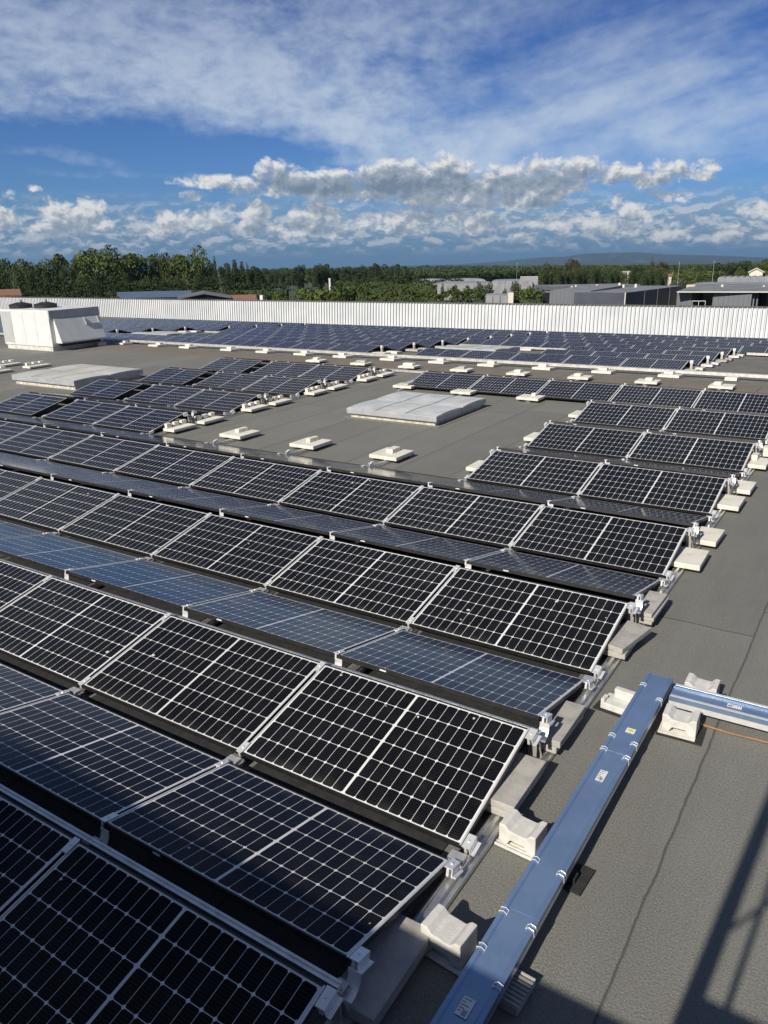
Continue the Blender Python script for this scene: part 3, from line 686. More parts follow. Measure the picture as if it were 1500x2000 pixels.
def tray(name, label, A, B, wid, spans, edge_mat):
    """lidded cable tray from A to B (roof coordinates); spans = lid lengths"""
    A, B = Vector((*A, TZ)), Vector((*B, TZ)); L = (B - A).length
    M = ROOF @ T(A) @ RZ(math.atan2((B - A).y, (B - A).x) - math.pi / 2)
    t = thing(name, label, 'cable tray', M)
    w = wid / 2
    b = MB(); b.prism([(-w, 0), (w, 0), (w, 0.07), (w - 0.004, 0.07), (w - 0.004, 0.004), (-w + 0.004, 0.004), (-w + 0.004, 0.07), (-w, 0.07)], 0, L, 'y')
    b.build('trough', edge_mat, t)
    y = 0.0
    for i, s in enumerate(spans):
        e = min(L, y + s * L); z = 0.0712 + 0.0015 * (i % 2)
        prof = [(-w - 0.006, z - 0.022), (-w - 0.002, z - 0.022), (-w - 0.002, z + 0.006), (-w + 0.018, z + 0.012), (-w + 0.026, z + 0.004), (w - 0.026, z + 0.004), (w - 0.018, z + 0.012), (w + 0.002, z + 0.006), (w + 0.002, z - 0.022), (w + 0.006, z - 0.022),
                (w + 0.006, z + 0.010), (w - 0.018, z + 0.017), (w - 0.028, z + 0.008), (-w + 0.028, z + 0.008), (-w + 0.018, z + 0.017), (-w - 0.006, z + 0.010)]
        MB().prism(prof, y, e - 0.001, 'y').build('lid', M_LID, t); y = e
    return t, L, w
def clip(t, y, s, w):
    b = MB(); x = s * w
    for d in (0, 0.028):
        pts = [Vector((x - s * 0.035, y + d, 0.082)), Vector((x - s * 0.018, y + d, 0.094)), Vector((x + s * 0.008, y + d, 0.086)), Vector((x + s * 0.010, y + d, 0.045)), Vector((x + s * 0.002, y + d, 0.035))]
        for p, q in zip(pts, pts[1:]): b.tube(p, q, 0.0025, None, 6)
    b.tube((x - s * 0.035, y, 0.082), (x - s * 0.035, y + 0.028, 0.082), 0.0025, None, 6)
    b.build('clip', M_BRIGHT, t)
t, TL, tw = tray('cable_tray', 'long blue-lidded steel cable tray running beside the solar panels', (0.525, -0.6), (0.525, 3.63), 0.188, (0.352, 0.075, 0.30, 0.273), M_ZINC)
for y in (1.44, 1.86, 3.06, 3.24): clip(t, y, -1, tw); clip(t, y - 0.03, 1, tw)
clip(t, 4.02, -1, tw); clip(t, 3.86, 1, tw); clip(t, 1.18, -1, tw); clip(t, 1.02, 1, tw)
def sticker(t, x, y, sx, sy, mat, ink, z=0.0835):
    b = MB(); b.box(x - sx / 2, x + sx / 2, y - sy / 2, y + sy / 2, z, z + 0.0012)
    o = b.build('sticker', mat, t)
    if ink:
        k = MB(); r = random.Random(int(y * 100))
        if ink == 1:
            for i in range(5): k.box(x - sx * 0.42, x - sx * 0.42 + sx * r.uniform(0.25, 0.75), y + sy * (0.36 - 0.16 * i), y + sy * (0.40 - 0.16 * i), z + 0.0013, z + 0.0017)
            for i in range(9): k.box(x - sx * 0.05 + i * sx * 0.045, x - sx * 0.05 + i * sx * 0.045 + sx * 0.02, y - sy * 0.44, y - sy * 0.14, z + 0.0013, z + 0.0017)
            k.build('print', M_INK, o)
        else:
            k.prism([(x + 0.022 * math.cos(a * math.pi / 9), y + 0.017 * math.sin(a * math.pi / 9)) for a in range(18)], z + 0.0013, z + 0.0019, 'z'); k.build('mark', M_YEL, o)
sticker(t, 0.0, 0.86, 0.06, 0.105, M_WHITE, 1); sticker(t, 0.0, 2.78, 0.05, 0.12, M_WHITE, 1); sticker(t, 0.015, 3.37, 0.062, 0.06, M_WHITE, 2)
t2, _, w2 = tray('cable_tray', 'shorter cable tray with blue lid and pale edges, branching off to the right edge', (0.655, 3.455), (3.0, 3.50), 0.17, (0.6, 0.4), M_BRIGHT)
sticker(t2, 0.0, 0.45, 0.045, 0.10, M_WHITE, 1)
for s in (-1, 1):
    MB().box(s * 0.088 - 0.012, s * 0.088 + 0.012, 0.01, 2.3, 0.093, 0.098).build('edge_strip', M_BRIGHT, t2)
k = MB(); pts = [(0.66, 3.36, 0.06), (0.74, 3.355, 0.03), (0.95, 3.350, 0.012), (1.12, 3.342, 0.012), (1.3, 3.358, 0.012), (1.6, 3.364, 0.012), (2.2, 3.38, 0.012)]
for p, q in zip(pts, pts[1:]): k.tube(p, q, 0.0065, None, 8)
tag(k.build('cable', M_ORANGE, None, ROOF), 'thin orange cable lying on the roof along the shorter branching tray', 'cable')

def foot_block(x, y, rz, label, hei=0.135, plate=True, flip=False, mat=False):
    """saddle-topped concrete block with an arched underside on a flat ribbed plate"""
    t = thing('tray_foot', label, 'concrete block', ROOF @ T((x, y, 0.005)) @ RZ(rz), 'concrete feet carrying the cable trays')
    w, d = 0.12, 0.085
    z0 = 0.022 if plate else 0.0
    prof = [(-w, 0), (-w * .55, 0), (-w * .38, .04), (w * .38, .04), (w * .55, 0), (w, 0), (w, hei), (w * .72, hei), (w * .45, hei - .034), (-w * .40, hei - .030), (-w * .68, hei), (-w, hei)]
    M = T((0, 0, z0)) @ (RX(math.pi) @ T((0, 0, -hei)) if flip else Matrix())
    b = MB().prism(prof, -d, d, 'y', 0, True, M)
    b.build('block', M_BLOCK, t, None, 0.006)
    if mat: MB().box(-w - .03, w + .05, -d - .04, d + .04, -0.003, 0.004).build('rubber_mat', M_MAT_SHADE, t)
    e = .0 if mat else .10
    if plate:
        b = MB(); b.box(-w - .02, w + e, -d - .02, d + .02, 0.0045, 0.012)
        for i in range(8): b.box(-w - .02, w + e, -d - .015 + i * 0.024, -d - .007 + i * 0.024, 0.0125, 0.019)
        b.build('plate', M_BLOCK, t, None, 0.002)
    return t
foot_block(0.265, 1.52, -0.06, 'pale saddle-topped concrete foot left of the long tray, third grey stack beside it')
foot_block(0.245, 0.62, -0.08, 'saddle-topped concrete foot in the shade left of the long tray', 0.15)
foot_block(0.79, 3.20, 0.05, 'saddle-topped concrete foot in the inner corner of the two trays', mat=True)
foot_block(0.82, 3.76, 0.02, 'pale concrete foot behind the branching tray, half hidden by it', 0.12, mat=True)
for x, y, lab in ((0.655, 1.42, 'black rubber end of a foot showing right of the long tray in the sun'), (0.66, 0.56, 'end of a ribbed foot plate showing right of the long tray in shade')):
    b = MB(); b.box(-0.06, 0.04, -0.1, 0.1, 0, 0.05)
    for i in range(8): b.box(-0.06, 0.045, -0.096 + i * 0.025, -0.082 + i * 0.025, 0.0505, 0.06)
    if y > 1: b = MB().box(-0.06, 0.05, -0.11, 0.11, 0, 0.012); b.box(-0.06, -0.005, -0.06, 0.0, 0.0125, 0.05)
    tag(b.build('tray_foot', M_MAT_SHADE if y > 1 else M_GREY, None, ROOF @ T((x, y, 0.005)) @ RZ(-0.06), 0.003), lab, 'concrete block', 'concrete feet carrying the cable trays')
# a foot lying on its side: L-shaped with an upright wing
t = thing('tray_foot', 'stepped concrete foot with an upright wing left of the tray corner', 'concrete block', ROOF @ T((0.325, 3.27, 0.005)) @ RZ(-0.10), 'concrete feet carrying the cable trays')
b = MB(); b.box(-0.13, 0.13, -0.085, 0.085, 0, 0.055); b.box(-0.07, 0.12, 0.03, 0.085, 0.0555, 0.135); b.box(-0.13, -0.1, -0.085, -0.0, 0.0555, 0.085); b.build('block', M_BLOCK, t, None, 0.006)
b = MB(); b.box(-0.18, 0.2, -0.12, 0.12, -0.003, -0.0005); b.build('rubber_mat', M_MAT_SHADE, t)

# ------------------------------------------------------------------ skylights
M_SKY = mottled('milky_skylight_sheet', (0.47, 0.485, 0.465), (0.64, 0.65, 0.62), 3.2, 0.45, 0, 0.15, 5, 5)
M_SKYD = mottled('dirty_skylight_sheet', (0.46, 0.46, 0.40), (0.62, 0.61, 0.54), 1.6, 0.55, 0, 0.15, 5, 5)
M_UP = mottled('grimy_white_upstand', (0.40, 0.38, 0.32), (0.68, 0.66, 0.58), 9, 0.8)
M_STEEL = mottled('skylight_steel', (0.40, 0.42, 0.44), (0.52, 0.54, 0.56), 4, 0.5, 0.3)
M_UNITR = mottled('dull_rib', (0.20, 0.205, 0.205), (0.30, 0.30, 0.30), 6, 0.6)
M_FLASH = mottled('flashing_strip', (0.19, 0.18, 0.16), (0.26, 0.245, 0.22), 12, 0.9)
def skylight(F, x0, x1, y0, y1, h, label, sheetmat, bars=2):
    t = thing('skylight', label, 'skylight', F @ T(((x0 + x1) / 2, (y0 + y1) / 2, 0)), 'low white skylights on the roof')
    a, d = (x1 - x0) / 2, (y1 - y0) / 2
    b = MB(); i = 0.07; b.box(-a + i, a - i, -d + i, d - i, 0.008, h * 0.55); b.build('upstand', M_UP, t)
    b = MB()
    for (p, q, r, s) in ((-a - .08, a + .08, -d - .08, -d + i), (-a - .08, a + .08, d - i, d + .08), (-a - .08, -a + i, -d + i, d - i), (a - i, a + .08, -d + i, d - i)): b.box(p, q, r, s, 0.004, 0.009)
    b.build('flashing', M_FLASH, t)
    for k, (p, q) in enumerate(((-d, -0.012), (0.012, d))):
        b = MB(); b.box(-a, a, p, q, h * 0.42, h * 0.92); o = b.build('cover_frame', M_STEEL, t, None, 0.008)
        n = 10; m = MB()
        zc = lambda f: h * 0.925 + 0.020 * math.sin(math.pi * f)
        for j in range(n):
            f0, f1 = j / n, (j + 1) / n
            ya, yb = p + 0.01 + (q - p - 0.02) * f0, p + 0.01 + (q - p - 0.02) * f1
            m.face([(-a + .01, ya, zc(f0)), (a - .01, ya, zc(f0)), (a - .01, yb, zc(f1)), (-a + .01, yb, zc(f1))])
        m.build('pane', sheetmat, o)
        m = MB()
        for j in range(1, bars + 1):
            x = -a + 2 * a * j / (bars + 1)
            for e in range(n):
                f0, f1 = e / n, (e + 1) / n
                ya, yb = p + 0.01 + (q - p - 0.02) * f0, p + 0.01 + (q - p - 0.02) * f1
                m.face([(x - .012, ya, zc(f0) + .006), (x + .012, ya, zc(f0) + .006), (x + .012, yb, zc(f1) + .006), (x - .012, yb, zc(f1) + .006)])
        m.build('rib', M_UNITR, o)
    return t
skylight(ROOF, -8.17, -5.93, 11.46, 13.75, 0.23, 'low white skylight on open roof between the left and right panel blocks', M_SKY)
skylight(ROOF, -20.0, -17.1, 11.1, 13.5, 0.30, 'yellowed low skylight behind the middle left block of panels', M_SKYD)
skylight(FAR, -12.7, -10.4, 4.7, 6.9, 0.26, 'small pale skylight among the far panel rows right of their middle gap', M_SKYD)
skylight(FAR, -29.9, -27.4, 4.7, 6.9, 0.26, 'long pale skylight among the far panel rows at left', M_SKYD)

# ------------------------------------------------------------------ rooftop air unit
M_UNIT = mottled('white_painted_steel', (0.64, 0.65, 0.64), (0.74, 0.745, 0.73), 2.5, 0.5)
M_UNITG = mottled('grey_painted_steel', (0.42, 0.43, 0.43), (0.48, 0.49, 0.49), 3, 0.55)
M_DARK = mottled('black_plastic', (0.014, 0.014, 0.016), (0.03, 0.03, 0.032), 9, 0.55)
t = thing('rooftop_air_unit', 'big white rooftop air unit with a sloped hood and two black fans', 'air unit', ROOF @ T((-26.2, 16.8, 0)))
X0, Y1, H, B0 = -3.2, 2.38, 1.57, 0.17
MB().box(X0, 0, 0, Y1, B0, H).build('body', M_UNIT, t, None, 0.02)
b = MB(); b.box(X0 + .1, -.05, .03, Y1 - .05, -0.05, B0 - .012); b.build('curb', mottled('curb_blocks', (0.5, 0.48, 0.43), (0.7, 0.68, 0.62), 5, 0.85), t)
b = MB(); b.box(X0 + 0.06, X0 + 0.72, -0.012, -0.002, B0 + 0.1, H - 0.08); b.build('louvre', M_UNITG, t)
for i in range(3): MB().box(X0 + 0.72 + 0.8 * i, X0 + 0.725 + 0.8 * i, -0.006, -0.001, B0 + 0.05, H - 0.05).build('panel_seam', M_UNITG, t)
b = MB(); b.box(0.002, 0.03, 0.02, Y1 - 0.02, H - 0.33, H - 0.012); b.build('fascia', M_UNITG, t)
hp = [(0.003, 0.30), (0.003, H - 0.335), (0.05, H - 0.335), (0.36, 0.36), (0.36, 0.30)]
hood = MB().prism(hp, 0.18, Y1 - 0.1, 'y').build('hood', M_UNIT, t, None, 0.01)
b = MB(); e0, e1 = (0.062, H - 0.37), (0.165, 0.95)
for y0, y1 in ((1.52, 1.55), (2.15, 2.18)): b.prism([(e0[0] + .012, e0[1]), (e0[0] + .05, e0[1]), (e1[0] + .05, e1[1]), (e1[0] + .012, e1[1])], y0, y1, 'y')
b.prism([(e1[0] + .0, e1[1]), (e1[0] + .055, e1[1]), (e1[0] + .055, e1[1] - .03), (e1[0] + .0, e1[1] - .03)], 1.52, 2.18, 'y'); b.build('hatch_frame', M_UNITG, hood)
MB().box(0.003, 0.12, 0.3, Y1 - 0.2, B0, 0.28).build('lower_grille', M_DARK, t)
MB().box(0.10, 0.30, 1.9, 2.3, -0.02, 0.14).build('pipe_box', M_UNITG, t)
for x, y, in ((-2.85, 0.75), (-1.75, 1.15)):
    f = MB().tube((x, y, H + 0.002), (x, y, H + 0.15), 0.44, 0.46, 24).build('fan', M_DARK, t)
    MB().tube((x, y, H + 0.152), (x, y, H + 0.235), 0.45, 0.12, 24).build('guard', M_DARK, f)
    MB().tube((x, y, H + 0.237), (x, y, H + 0.33), 0.09, 0.08, 12).build('motor', M_UNITG, f)

# ------------------------------------------------------------------ parapet of ribbed white sheet
M_CLAD = mottled('white_cladding', (0.56, 0.59, 0.615), (0.67, 0.695, 0.72), 0.5, 0.45)
M_COPE = mottled('dark_coping', (0.06, 0.062, 0.062), (0.10, 0.10, 0.098), 2, 0.6)
t = thing('parapet_wall', 'long white ribbed metal parapet along the back edge of the roof', 'wall', FAR @ T((0, 26.6, 0)))
b = MB(); x = -105.0; Hh = 1.60; prof = []
while x < 40:
    prof += [(x, 0), (x + 0.11, 0), (x + 0.14, -0.06), (x + 0.195, -0.06), (x + 0.225, 0)]; x += 0.245
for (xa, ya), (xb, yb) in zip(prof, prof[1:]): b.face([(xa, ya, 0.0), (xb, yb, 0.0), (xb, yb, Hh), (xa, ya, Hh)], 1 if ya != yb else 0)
b.build('cladding', [M_CLAD, mottled('grimy_rib_flank', (0.20, 0.205, 0.205), (0.30, 0.30, 0.295), 0.7, 0.6)], t)  # rib flanks get a darker colour that paints in their shade
MB().box(-105, 40, -0.07, 0.42, Hh + 0.002, Hh + 0.075).build('coping', M_COPE, t)

# ------------------------------------------------------------------ the higher roof behind the camera, whose edge and guard rail shade the near corner
EDGE, EZ_ = -2.62, 2.36
M_PLAST = mottled('plaster', (0.42, 0.41, 0.38), (0.5, 0.49, 0.45), 2, 0.9)
t = thing('stair_house', 'plain higher roof block behind the viewpoint shading the near corner', 'building', ROOF @ T((0, EDGE, 0)))
MB().box(-30, 12, -9, 0, 0.005, EZ_).build('wall', M_PLAST, t)
MB().box(1.12, 12, -0.20, -0.002, EZ_ + 0.002, EZ_ + 0.235).build('kerb', M_PLAST, t)
t = thing('guard_rail', 'steel guard rail with a heavy post on the higher roof edge', 'railing', ROOF @ T((0, EDGE, EZ_)))
MB().box(1.10, 1.185, -0.10, -0.02, 0.003, 1.9).build('post', M_ALUW, t)
MB().box(1.27, 1.30, -0.08, -0.05, 0.24, 1.2).build('post', M_ALUW, t)
b = MB(); b.tube((1.186, -0.06, 0.62), (1.30, -0.06, 0.82), 0.012); b.tube((1.30, -0.06, 0.82), (2.4, -0.06, 0.86), 0.014); b.build('brace', M_ALUW, t)
MB().tube((1.19, -0.06, 1.86), (6, -0.06, 1.86), 0.022).build('top_rail', M_ALUW, t)

# ------------------------------------------------------------------ country beyond the roof
def ground_material():
    m, n, b = new_mat('fields', 0.95)
    p = n.obj(); f = n.noise(p, 0.006, 4, 0.6); g = n.noise(p, 0.03, 5, 0.6)
    col = n.mix(n.step(f, 0.4, 0.6), (0.045, 0.062, 0.026), (0.10, 0.095, 0.05)); col = n.mix(n.step(g, 0.5, 0.7), col, (0.035, 0.05, 0.02))
    n.put(b.inputs['Base Color'], col); return m
structure(MB().face([(-30000, -4000, 0), (30000, -4000, 0), (30000, 40000, 0), (-30000, 40000, 0)]).build('ground', ground_material()))

def leaf_material(name, c1, c2, trans=0.25):
    m = bpy.data.materials.new(name); m.use_nodes = True; n = NT(m.node_tree); b = n.n['Principled BSDF']
    f = n.noise(n.geo()['Position'], 0.35, 3, 0.6); k = n.m('MULTIPLY_ADD', n.rnd(), 0.5, 0.72)
    col = n.vm('SCALE', n.mix(n.step(f, 0.3, 0.7), c1, c2), k)
    n.put(b.inputs['Base Color'], col); b.inputs['Roughness'].default_value = 0.7; b.inputs['Specular IOR Level'].default_value = 0.25
    tr = n.n.new('ShaderNodeBsdfTranslucent'); n.put(tr.inputs['Color'], n.vm('SCALE', col, 1.2))
    mx = n.n.new('ShaderNodeMixShader'); mx.inputs[0].default_value = trans
    n.l.new(b.outputs[0], mx.inputs[1]); n.l.new(tr.outputs[0], mx.inputs[2]); n.l.new(mx.outputs[0], n.n['Material Output'].inputs['Surface'])
    return m
L_BROAD = leaf_material('broad_leaf', (0.055, 0.085, 0.02), (0.115, 0.14, 0.036))
L_DARK = leaf_material('dark_leaf', (0.034, 0.058, 0.019), (0.065, 0.09, 0.03))
L_CYP = leaf_material('cypress_leaf', (0.036, 0.06, 0.02), (0.068, 0.095, 0.032))
L_BRIGHT = leaf_material('bright_leaf', (0.065, 0.10, 0.02), (0.12, 0.15, 0.034))
L_HEDGE = leaf_material('hedge_leaf', (0.022, 0.040, 0.013), (0.045, 0.068, 0.022))
L_MID = leaf_material('mid_leaf', (0.062, 0.098, 0.026), (0.11, 0.145, 0.042))
L_GREY = leaf_material('grey_leaf', (0.10, 0.12, 0.07), (0.15, 0.17, 0.10))
L_BROWN = leaf_material('brownish_leaf', (0.075, 0.075, 0.04), (0.11, 0.105, 0.055))
M_BARK = mottled('bark', (0.10, 0.085, 0.065), (0.20, 0.18, 0.14), 3, 0.9)

def leaves(mb, c, r, n, size, rng, hollow=0.55):
    for _ in range(n):
        while True:
            d = Vector((rng.gauss(0, 1), rng.gauss(0, 1), rng.gauss(0, 1)))
            if d.length > 0.1: break
        d.normalize(); k = hollow + (1 - hollow) * rng.random() ** 0.6
        p = Vector((c[0] + d.x * r[0] * k, c[1] + d.y * r[1] * k, c[2] + d.z * r[2] * k))
        nn = (d + Vector((rng.gauss(0, .6), rng.gauss(0, .6), rng.gauss(0, .6)))).normalized()
        a = nn.orthogonal().normalized(); b = nn.cross(a); th = rng.random() * 6.28
        a, b = a * math.cos(th) + b * math.sin(th), b * math.cos(th) - a * math.sin(th)
        s = size * rng.uniform(0.6, 1.3)
        mb.face([p - a * s - b * s * .5, p + a * s * .3 - b * s, p + a * s + b * s * .5, p - a * s * .3 + b * s])
TREES = {}
def tree_proto(kind, leaf, seed, n=2600):
    """crown and trunk of a tree 1 m high and about 1 m wide"""
    rng = random.Random(seed); c = MB(); lobes = []
    if kind == 'broad':
        lobes = [((0, 0, .62), (.30, .30, .30))]
        for i in range(15):
            a = rng.random() * 6.28; h = rng.uniform(.30, .90); rr = .36 * math.sin(math.pi * min(1, max(.1, (h - .12) / .95))) ** .6
            q = rng.uniform(.10, .20); lobes.append(((rr * math.cos(a), rr * math.sin(a), h), (q, q, q * .8)))
        size, tr = .021, .025
    elif kind == 'cypress':
        for i in range(16):
            h = .06 + .92 * i / 16; rr = .46 * min(1, (1.04 - h) * 2.0) ** .7
            lobes.append(((rng.uniform(-.08, .08), rng.uniform(-.08, .08), h), (rr, rr, .07)))
        size, tr = .026, .05
    elif kind == 'windbreak':
        for i in range(16):
            h = .08 + .90 * i / 16; rr = .50 * min(1, (1.05 - h) * 3.2) ** .6
            lobes.append(((rng.uniform(-.12, .12), rng.uniform(-.12, .12), h), (rr * rng.uniform(.8, 1.1), rr, .07)))
        size, tr = .026, .05
    elif kind == 'conifer':
        for i in range(11):
            h = .22 + .75 * i / 11; rr = .48 * (1.02 - h) ** .8 + .04
            for j in range(4):
                a = j * 1.57 + i * .7; lobes.append(((rr * .6 * math.cos(a), rr * .6 * math.sin(a), h), (rr * .5, rr * .5, .045)))
        size, tr = .022, .03
    elif kind == 'poplar':
        for i in range(16):
            h = .25 + .72 * rng.random(); rr = .40 * math.sin(math.pi * min(.97, (h - .15) / .87)) ** .8; a = rng.random() * 6.28
            lobes.append(((rr * .6 * math.cos(a), rr * .6 * math.sin(a), h), (rr * .5 + .06, rr * .5 + .06, .10)))
        size, tr = .020, .022
    else:
        for i in range(14):
            a = rng.random() * 6.28; rr = .36 * rng.random() ** .5; h = rng.uniform(.25, .82) - rr * .3
            lobes.append(((rr * math.cos(a), rr * math.sin(a), h), (.20, .20, .17)))
        size, tr = .026, .03
    tot = sum(r[0] * r[1] + 0.004 for _, r in lobes)
    for ce, r in lobes: leaves(c, ce, r, max(12, int(n * (r[0] * r[1] + .004) / tot)), size, rng)
    t = bpy.data.objects.new('tree', None); COL.objects.link(t)
    c.build('crown', leaf, t)
    b = MB(); b.tube((0, 0, 0), (0, 0, .45), tr, tr * .7, 7)
    for i in range(4):
        a = i * 1.6; b.tube((0, 0, .30 + .05 * i), (.22 * math.cos(a), .22 * math.sin(a), .62 + .04 * i), tr * .5, tr * .15, 5)
    b.build('trunk', M_BARK, t); return t
NAMES = {'broad': 'broadleaf_tree', 'cypress': 'cypress_tree', 'windbreak': 'cypress_tree', 'conifer': 'conifer_tree', 'poplar': 'poplar_tree', 'shrub': 'shrub'}
def plant(kind, leaf, u, v, dist, wpx, label, group, variant=0):
    key = (kind, leaf.name, variant)
    p = at_d(u, v, dist); H = p.z; Wd = wpx / FPX * dist * 1.05
    M = T((p.x, p.y, 0)) @ RZ(u * 0.37) @ Matrix.Diagonal((Wd, Wd, H, 1))
    if key not in TREES:
        t = tree_proto(kind, leaf, hash_seed(key)); TREES[key] = t; t.name = NAMES[kind]; t.matrix_world = M
    else: t = dup(TREES[key], M, label); 
    tag(t, label, 'shrub' if kind == 'shrub' else 'tree', group); return t
def hash_seed(key): return sum(ord(c) * (i + 3) for i, c in enumerate(str(key)))

# the tall grove at left
G1 = 'tall broadleaf trees of the grove at left'
for i, (u, v, d, wd) in enumerate(((-20, 505, 262, 60), (18, 508, 268, 52), (52, 503, 255, 54), (90, 493, 262, 62), (126, 500, 270, 50), (158, 489, 258, 66), (196, 482, 252, 76), (238, 483, 258, 76), (276, 492, 266, 56), (304, 496, 262, 52), (335, 490, 255, 52), (366, 484, 248, 68), (388, 500, 252, 44))):
    plant('broad', L_BROAD if i % 3 else L_MID, u, v, d, wd * 1.12, f'{ORD[i + 1]} tall broadleaf tree from the left in the grove at left', G1, i % 4)
G2 = 'lower dark trees before the tall grove'
for i in range(20):
    u = -15 + i * 22 + random.uniform(-6, 6); v = random.uniform(522, 545) - (6 if i < 10 else -4)
    plant('broad' if i % 3 else 'windbreak', L_DARK, u, v, 215 + random.uniform(-10, 12), random.uniform(34, 48) if i % 3 else 20, f'{ORD[i + 1]} lower dark tree from the left in front of the tall grove', G2, i % 2)
G3 = 'slender conifers right of the grove'
for i, (k, u, v, d, wd) in enumerate((('cypress', 417, 497, 262, 13), ('broad', 436, 514, 270, 32), ('conifer', 457, 502, 275, 26), ('conifer', 471, 506, 275, 24), ('cypress', 482, 510, 262, 9), ('broad', 452, 522, 262, 34), ('broad', 494, 520, 280, 36), ('conifer', 504, 519, 300, 12))):
    plant(k, L_CYP if k != 'broad' else L_DARK, u, v, d, wd, f'{ORD[i + 1]} slim dark tree just right of the tall grove', G3, i % 2)
G4 = 'trees of the distant wood strip in the middle'
for i in range(44):
    u = 488 + i * 7.3 + random.uniform(-3, 3); v = 522 + 4 * math.sin(i * .9) + random.uniform(-2, 2) - (3 if 590 < u < 660 else 0) - (4 if 700 < u < 790 else 0) + (5 if u < 560 else 0)
    k = ('broad', 'broad', 'conifer', 'broad', 'windbreak')[i % 5]
    plant(k, (L_DARK, L_MID, L_CYP, L_DARK, L_CYP)[i % 5], u, v, 430 + random.uniform(-25, 25), (30, 26, 14, 24, 13)[i % 5], f'{ORD[i + 1] if i < 39 else ("fortieth", "forty-first", "forty-second", "forty-third", "forty-fourth")[i - 39]} tree from the left in the distant middle wood strip', G4, i % 3)
plant('broad', L_BRIGHT, 628, 554, 118, 112, 'big round bright green tree just beyond the middle of the parapet', None, 2)
plant('broad', L_BRIGHT, 566, 567, 114, 74, 'low light green tree left of the big round bright tree', None, 3)
plant('broad', L_MID, 676, 563, 122, 66, 'mid green tree right of the big round bright tree', None, 1)
for i, (u, v, wd, lf) in enumerate(((50, 566, 34, L_BRIGHT), (72, 561, 40, L_BRIGHT), (104, 562, 44, L_BRIGHT), (140, 567, 34, L_MID), (165, 569, 38, L_MID), (196, 571, 30, L_GREY), (222, 564, 34, L_GREY), (318, 568, 40, L_BRIGHT))):
    plant('shrub', lf, u, v, 105, wd, f'{ORD[i + 1]} leafy shrub from the left above the parapet edge', 'leafy shrubs showing above the parapet at left', i % 2)
# cypress windbreak at right
G5 = 'cypresses of the dark windbreak at right'
for i in range(24):
    u = 1060 + i * 10.9 + random.uniform(-2, 2); v = 523 + random.uniform(-3, 4) + (3 if 1180 < u < 1270 else 0)
    plant('windbreak', L_CYP, u, v, 258 + (i % 3) * 3, random.uniform(10.5, 14), f'{ORD[i + 1]} cypress from the left in the windbreak behind the dark buildings', G5, i % 4)
G6 = 'trees standing out over the windbreak at right'
for i, (k, lf, u, v, d, wd) in enumerate((('poplar', L_BROWN, 1118, 494, 290, 34), ('broad', L_MID, 1074, 513, 285, 34), ('broad', L_MID, 1172, 515, 300, 26), ('poplar', L_BROWN, 1290, 501, 300, 32), ('poplar', L_BROWN, 1275, 505, 310, 12), ('broad', L_MID, 1283, 519, 290, 44), ('broad', L_BRIGHT, 1328, 529, 235, 42), ('broad', L_GREY, 1318, 545, 215, 42), ('broad', L_DARK, 1240, 517, 330, 40),
        ('broad', L_MID, 1345, 518, 330, 60), ('broad', L_DARK, 1415, 513, 300, 60), ('broad', L_DARK, 1447, 511, 310, 44), ('broad', L_BRIGHT, 1452, 520, 270, 26), ('broad', L_MID, 1490, 509, 290, 40), ('broad', L_BRIGHT, 1493, 524, 262, 26), ('broad', L_DARK, 1380, 519, 340, 44), ('broad', L_DARK, 1515, 506, 300, 50), ('broad', L_MID, 1205, 518, 340, 36), ('broad', L_DARK, 1145, 520, 330, 44))):
    plant(k, lf, u, v, d, wd, f'{ORD[i + 1]} tree counted along the skyline around the windbreak at right', G6, i % 3)
for i, (u, v, wd, d) in enumerate(((890, 556, 20, 180), (912, 553, 24, 182), (935, 549, 20, 178), (955, 551, 22, 182), (864, 552, 8, 176), (986, 562, 14, 150), (1008, 548, 22, 205), (1030, 552, 30, 205))):
    plant('windbreak' if wd < 23 else 'shrub', L_CYP, u, v, d, wd, f'{ORD[i + 1]} dark tree from the left beside the pale greenhouses', 'dark trees among the pale greenhouses', i % 2)

# clipped hedges and field rows
def hedge(u0, v0, u1, v1, d0, d1, depth, leaf, label, size=0.20, dens=16.0, bumpy=0.5):
    A, B = at_d(u0, v0, d0), at_d(u1, v1, d1); rng = random.Random(int(u0 * 7 + v0))
    t = thing('hedge', label, 'hedge', T((A.x, A.y, 0)), 'hedge rows between the fields')
    D = Vector((B.x - A.x, B.y - A.y, 0)); L = D.length; e = D / L; nrm = Vector((-e.y, e.x, 0))
    b = MB(); n = int(L * dens * max(2.5, (A.z + B.z) / 4))
    for _ in range(n):
        f = rng.random(); H = A.z + (B.z - A.z) * f + bumpy * (math.sin(f * L * 1.9) * .4 + math.sin(f * L * .73) * .5)
        k = rng.random()
        if k < .45: h, s = H * (1 - .55 * rng.random() ** 1.4), rng.uniform(-.1, .25)
        else: h, s = H - .5 * rng.random() ** 2, rng.random()
        if rng.random() < .12: h, s = H + rng.random() * bumpy, rng.random()
        p = e * (f * L) + nrm * ((s - .3) * depth) + Vector((0, 0, h))
        nn = Vector((rng.gauss(0, .6), rng.gauss(0, .6), rng.gauss(.3, .6))) - nrm * (.6 if k < .45 else 0)
        nn.normalize(); a = nn.orthogonal().normalized(); c = nn.cross(a); q = size * rng.uniform(.6, 1.3)
        b.face([p - a * q - c * q * .5, p + a * q * .3 - c * q, p + a * q + c * q * .5, p - a * q * .3 + c * q])
    b.build('foliage', leaf, t)
    b = MB(); M = Matrix.Translation((0, 0, 0)) @ RZ(math.atan2(e.y, e.x))
    b.box(0, L, -depth * .15, depth * .5, 0, min(A.z, B.z) * .86, 0, M); b.build('stems', L_DARK, t)
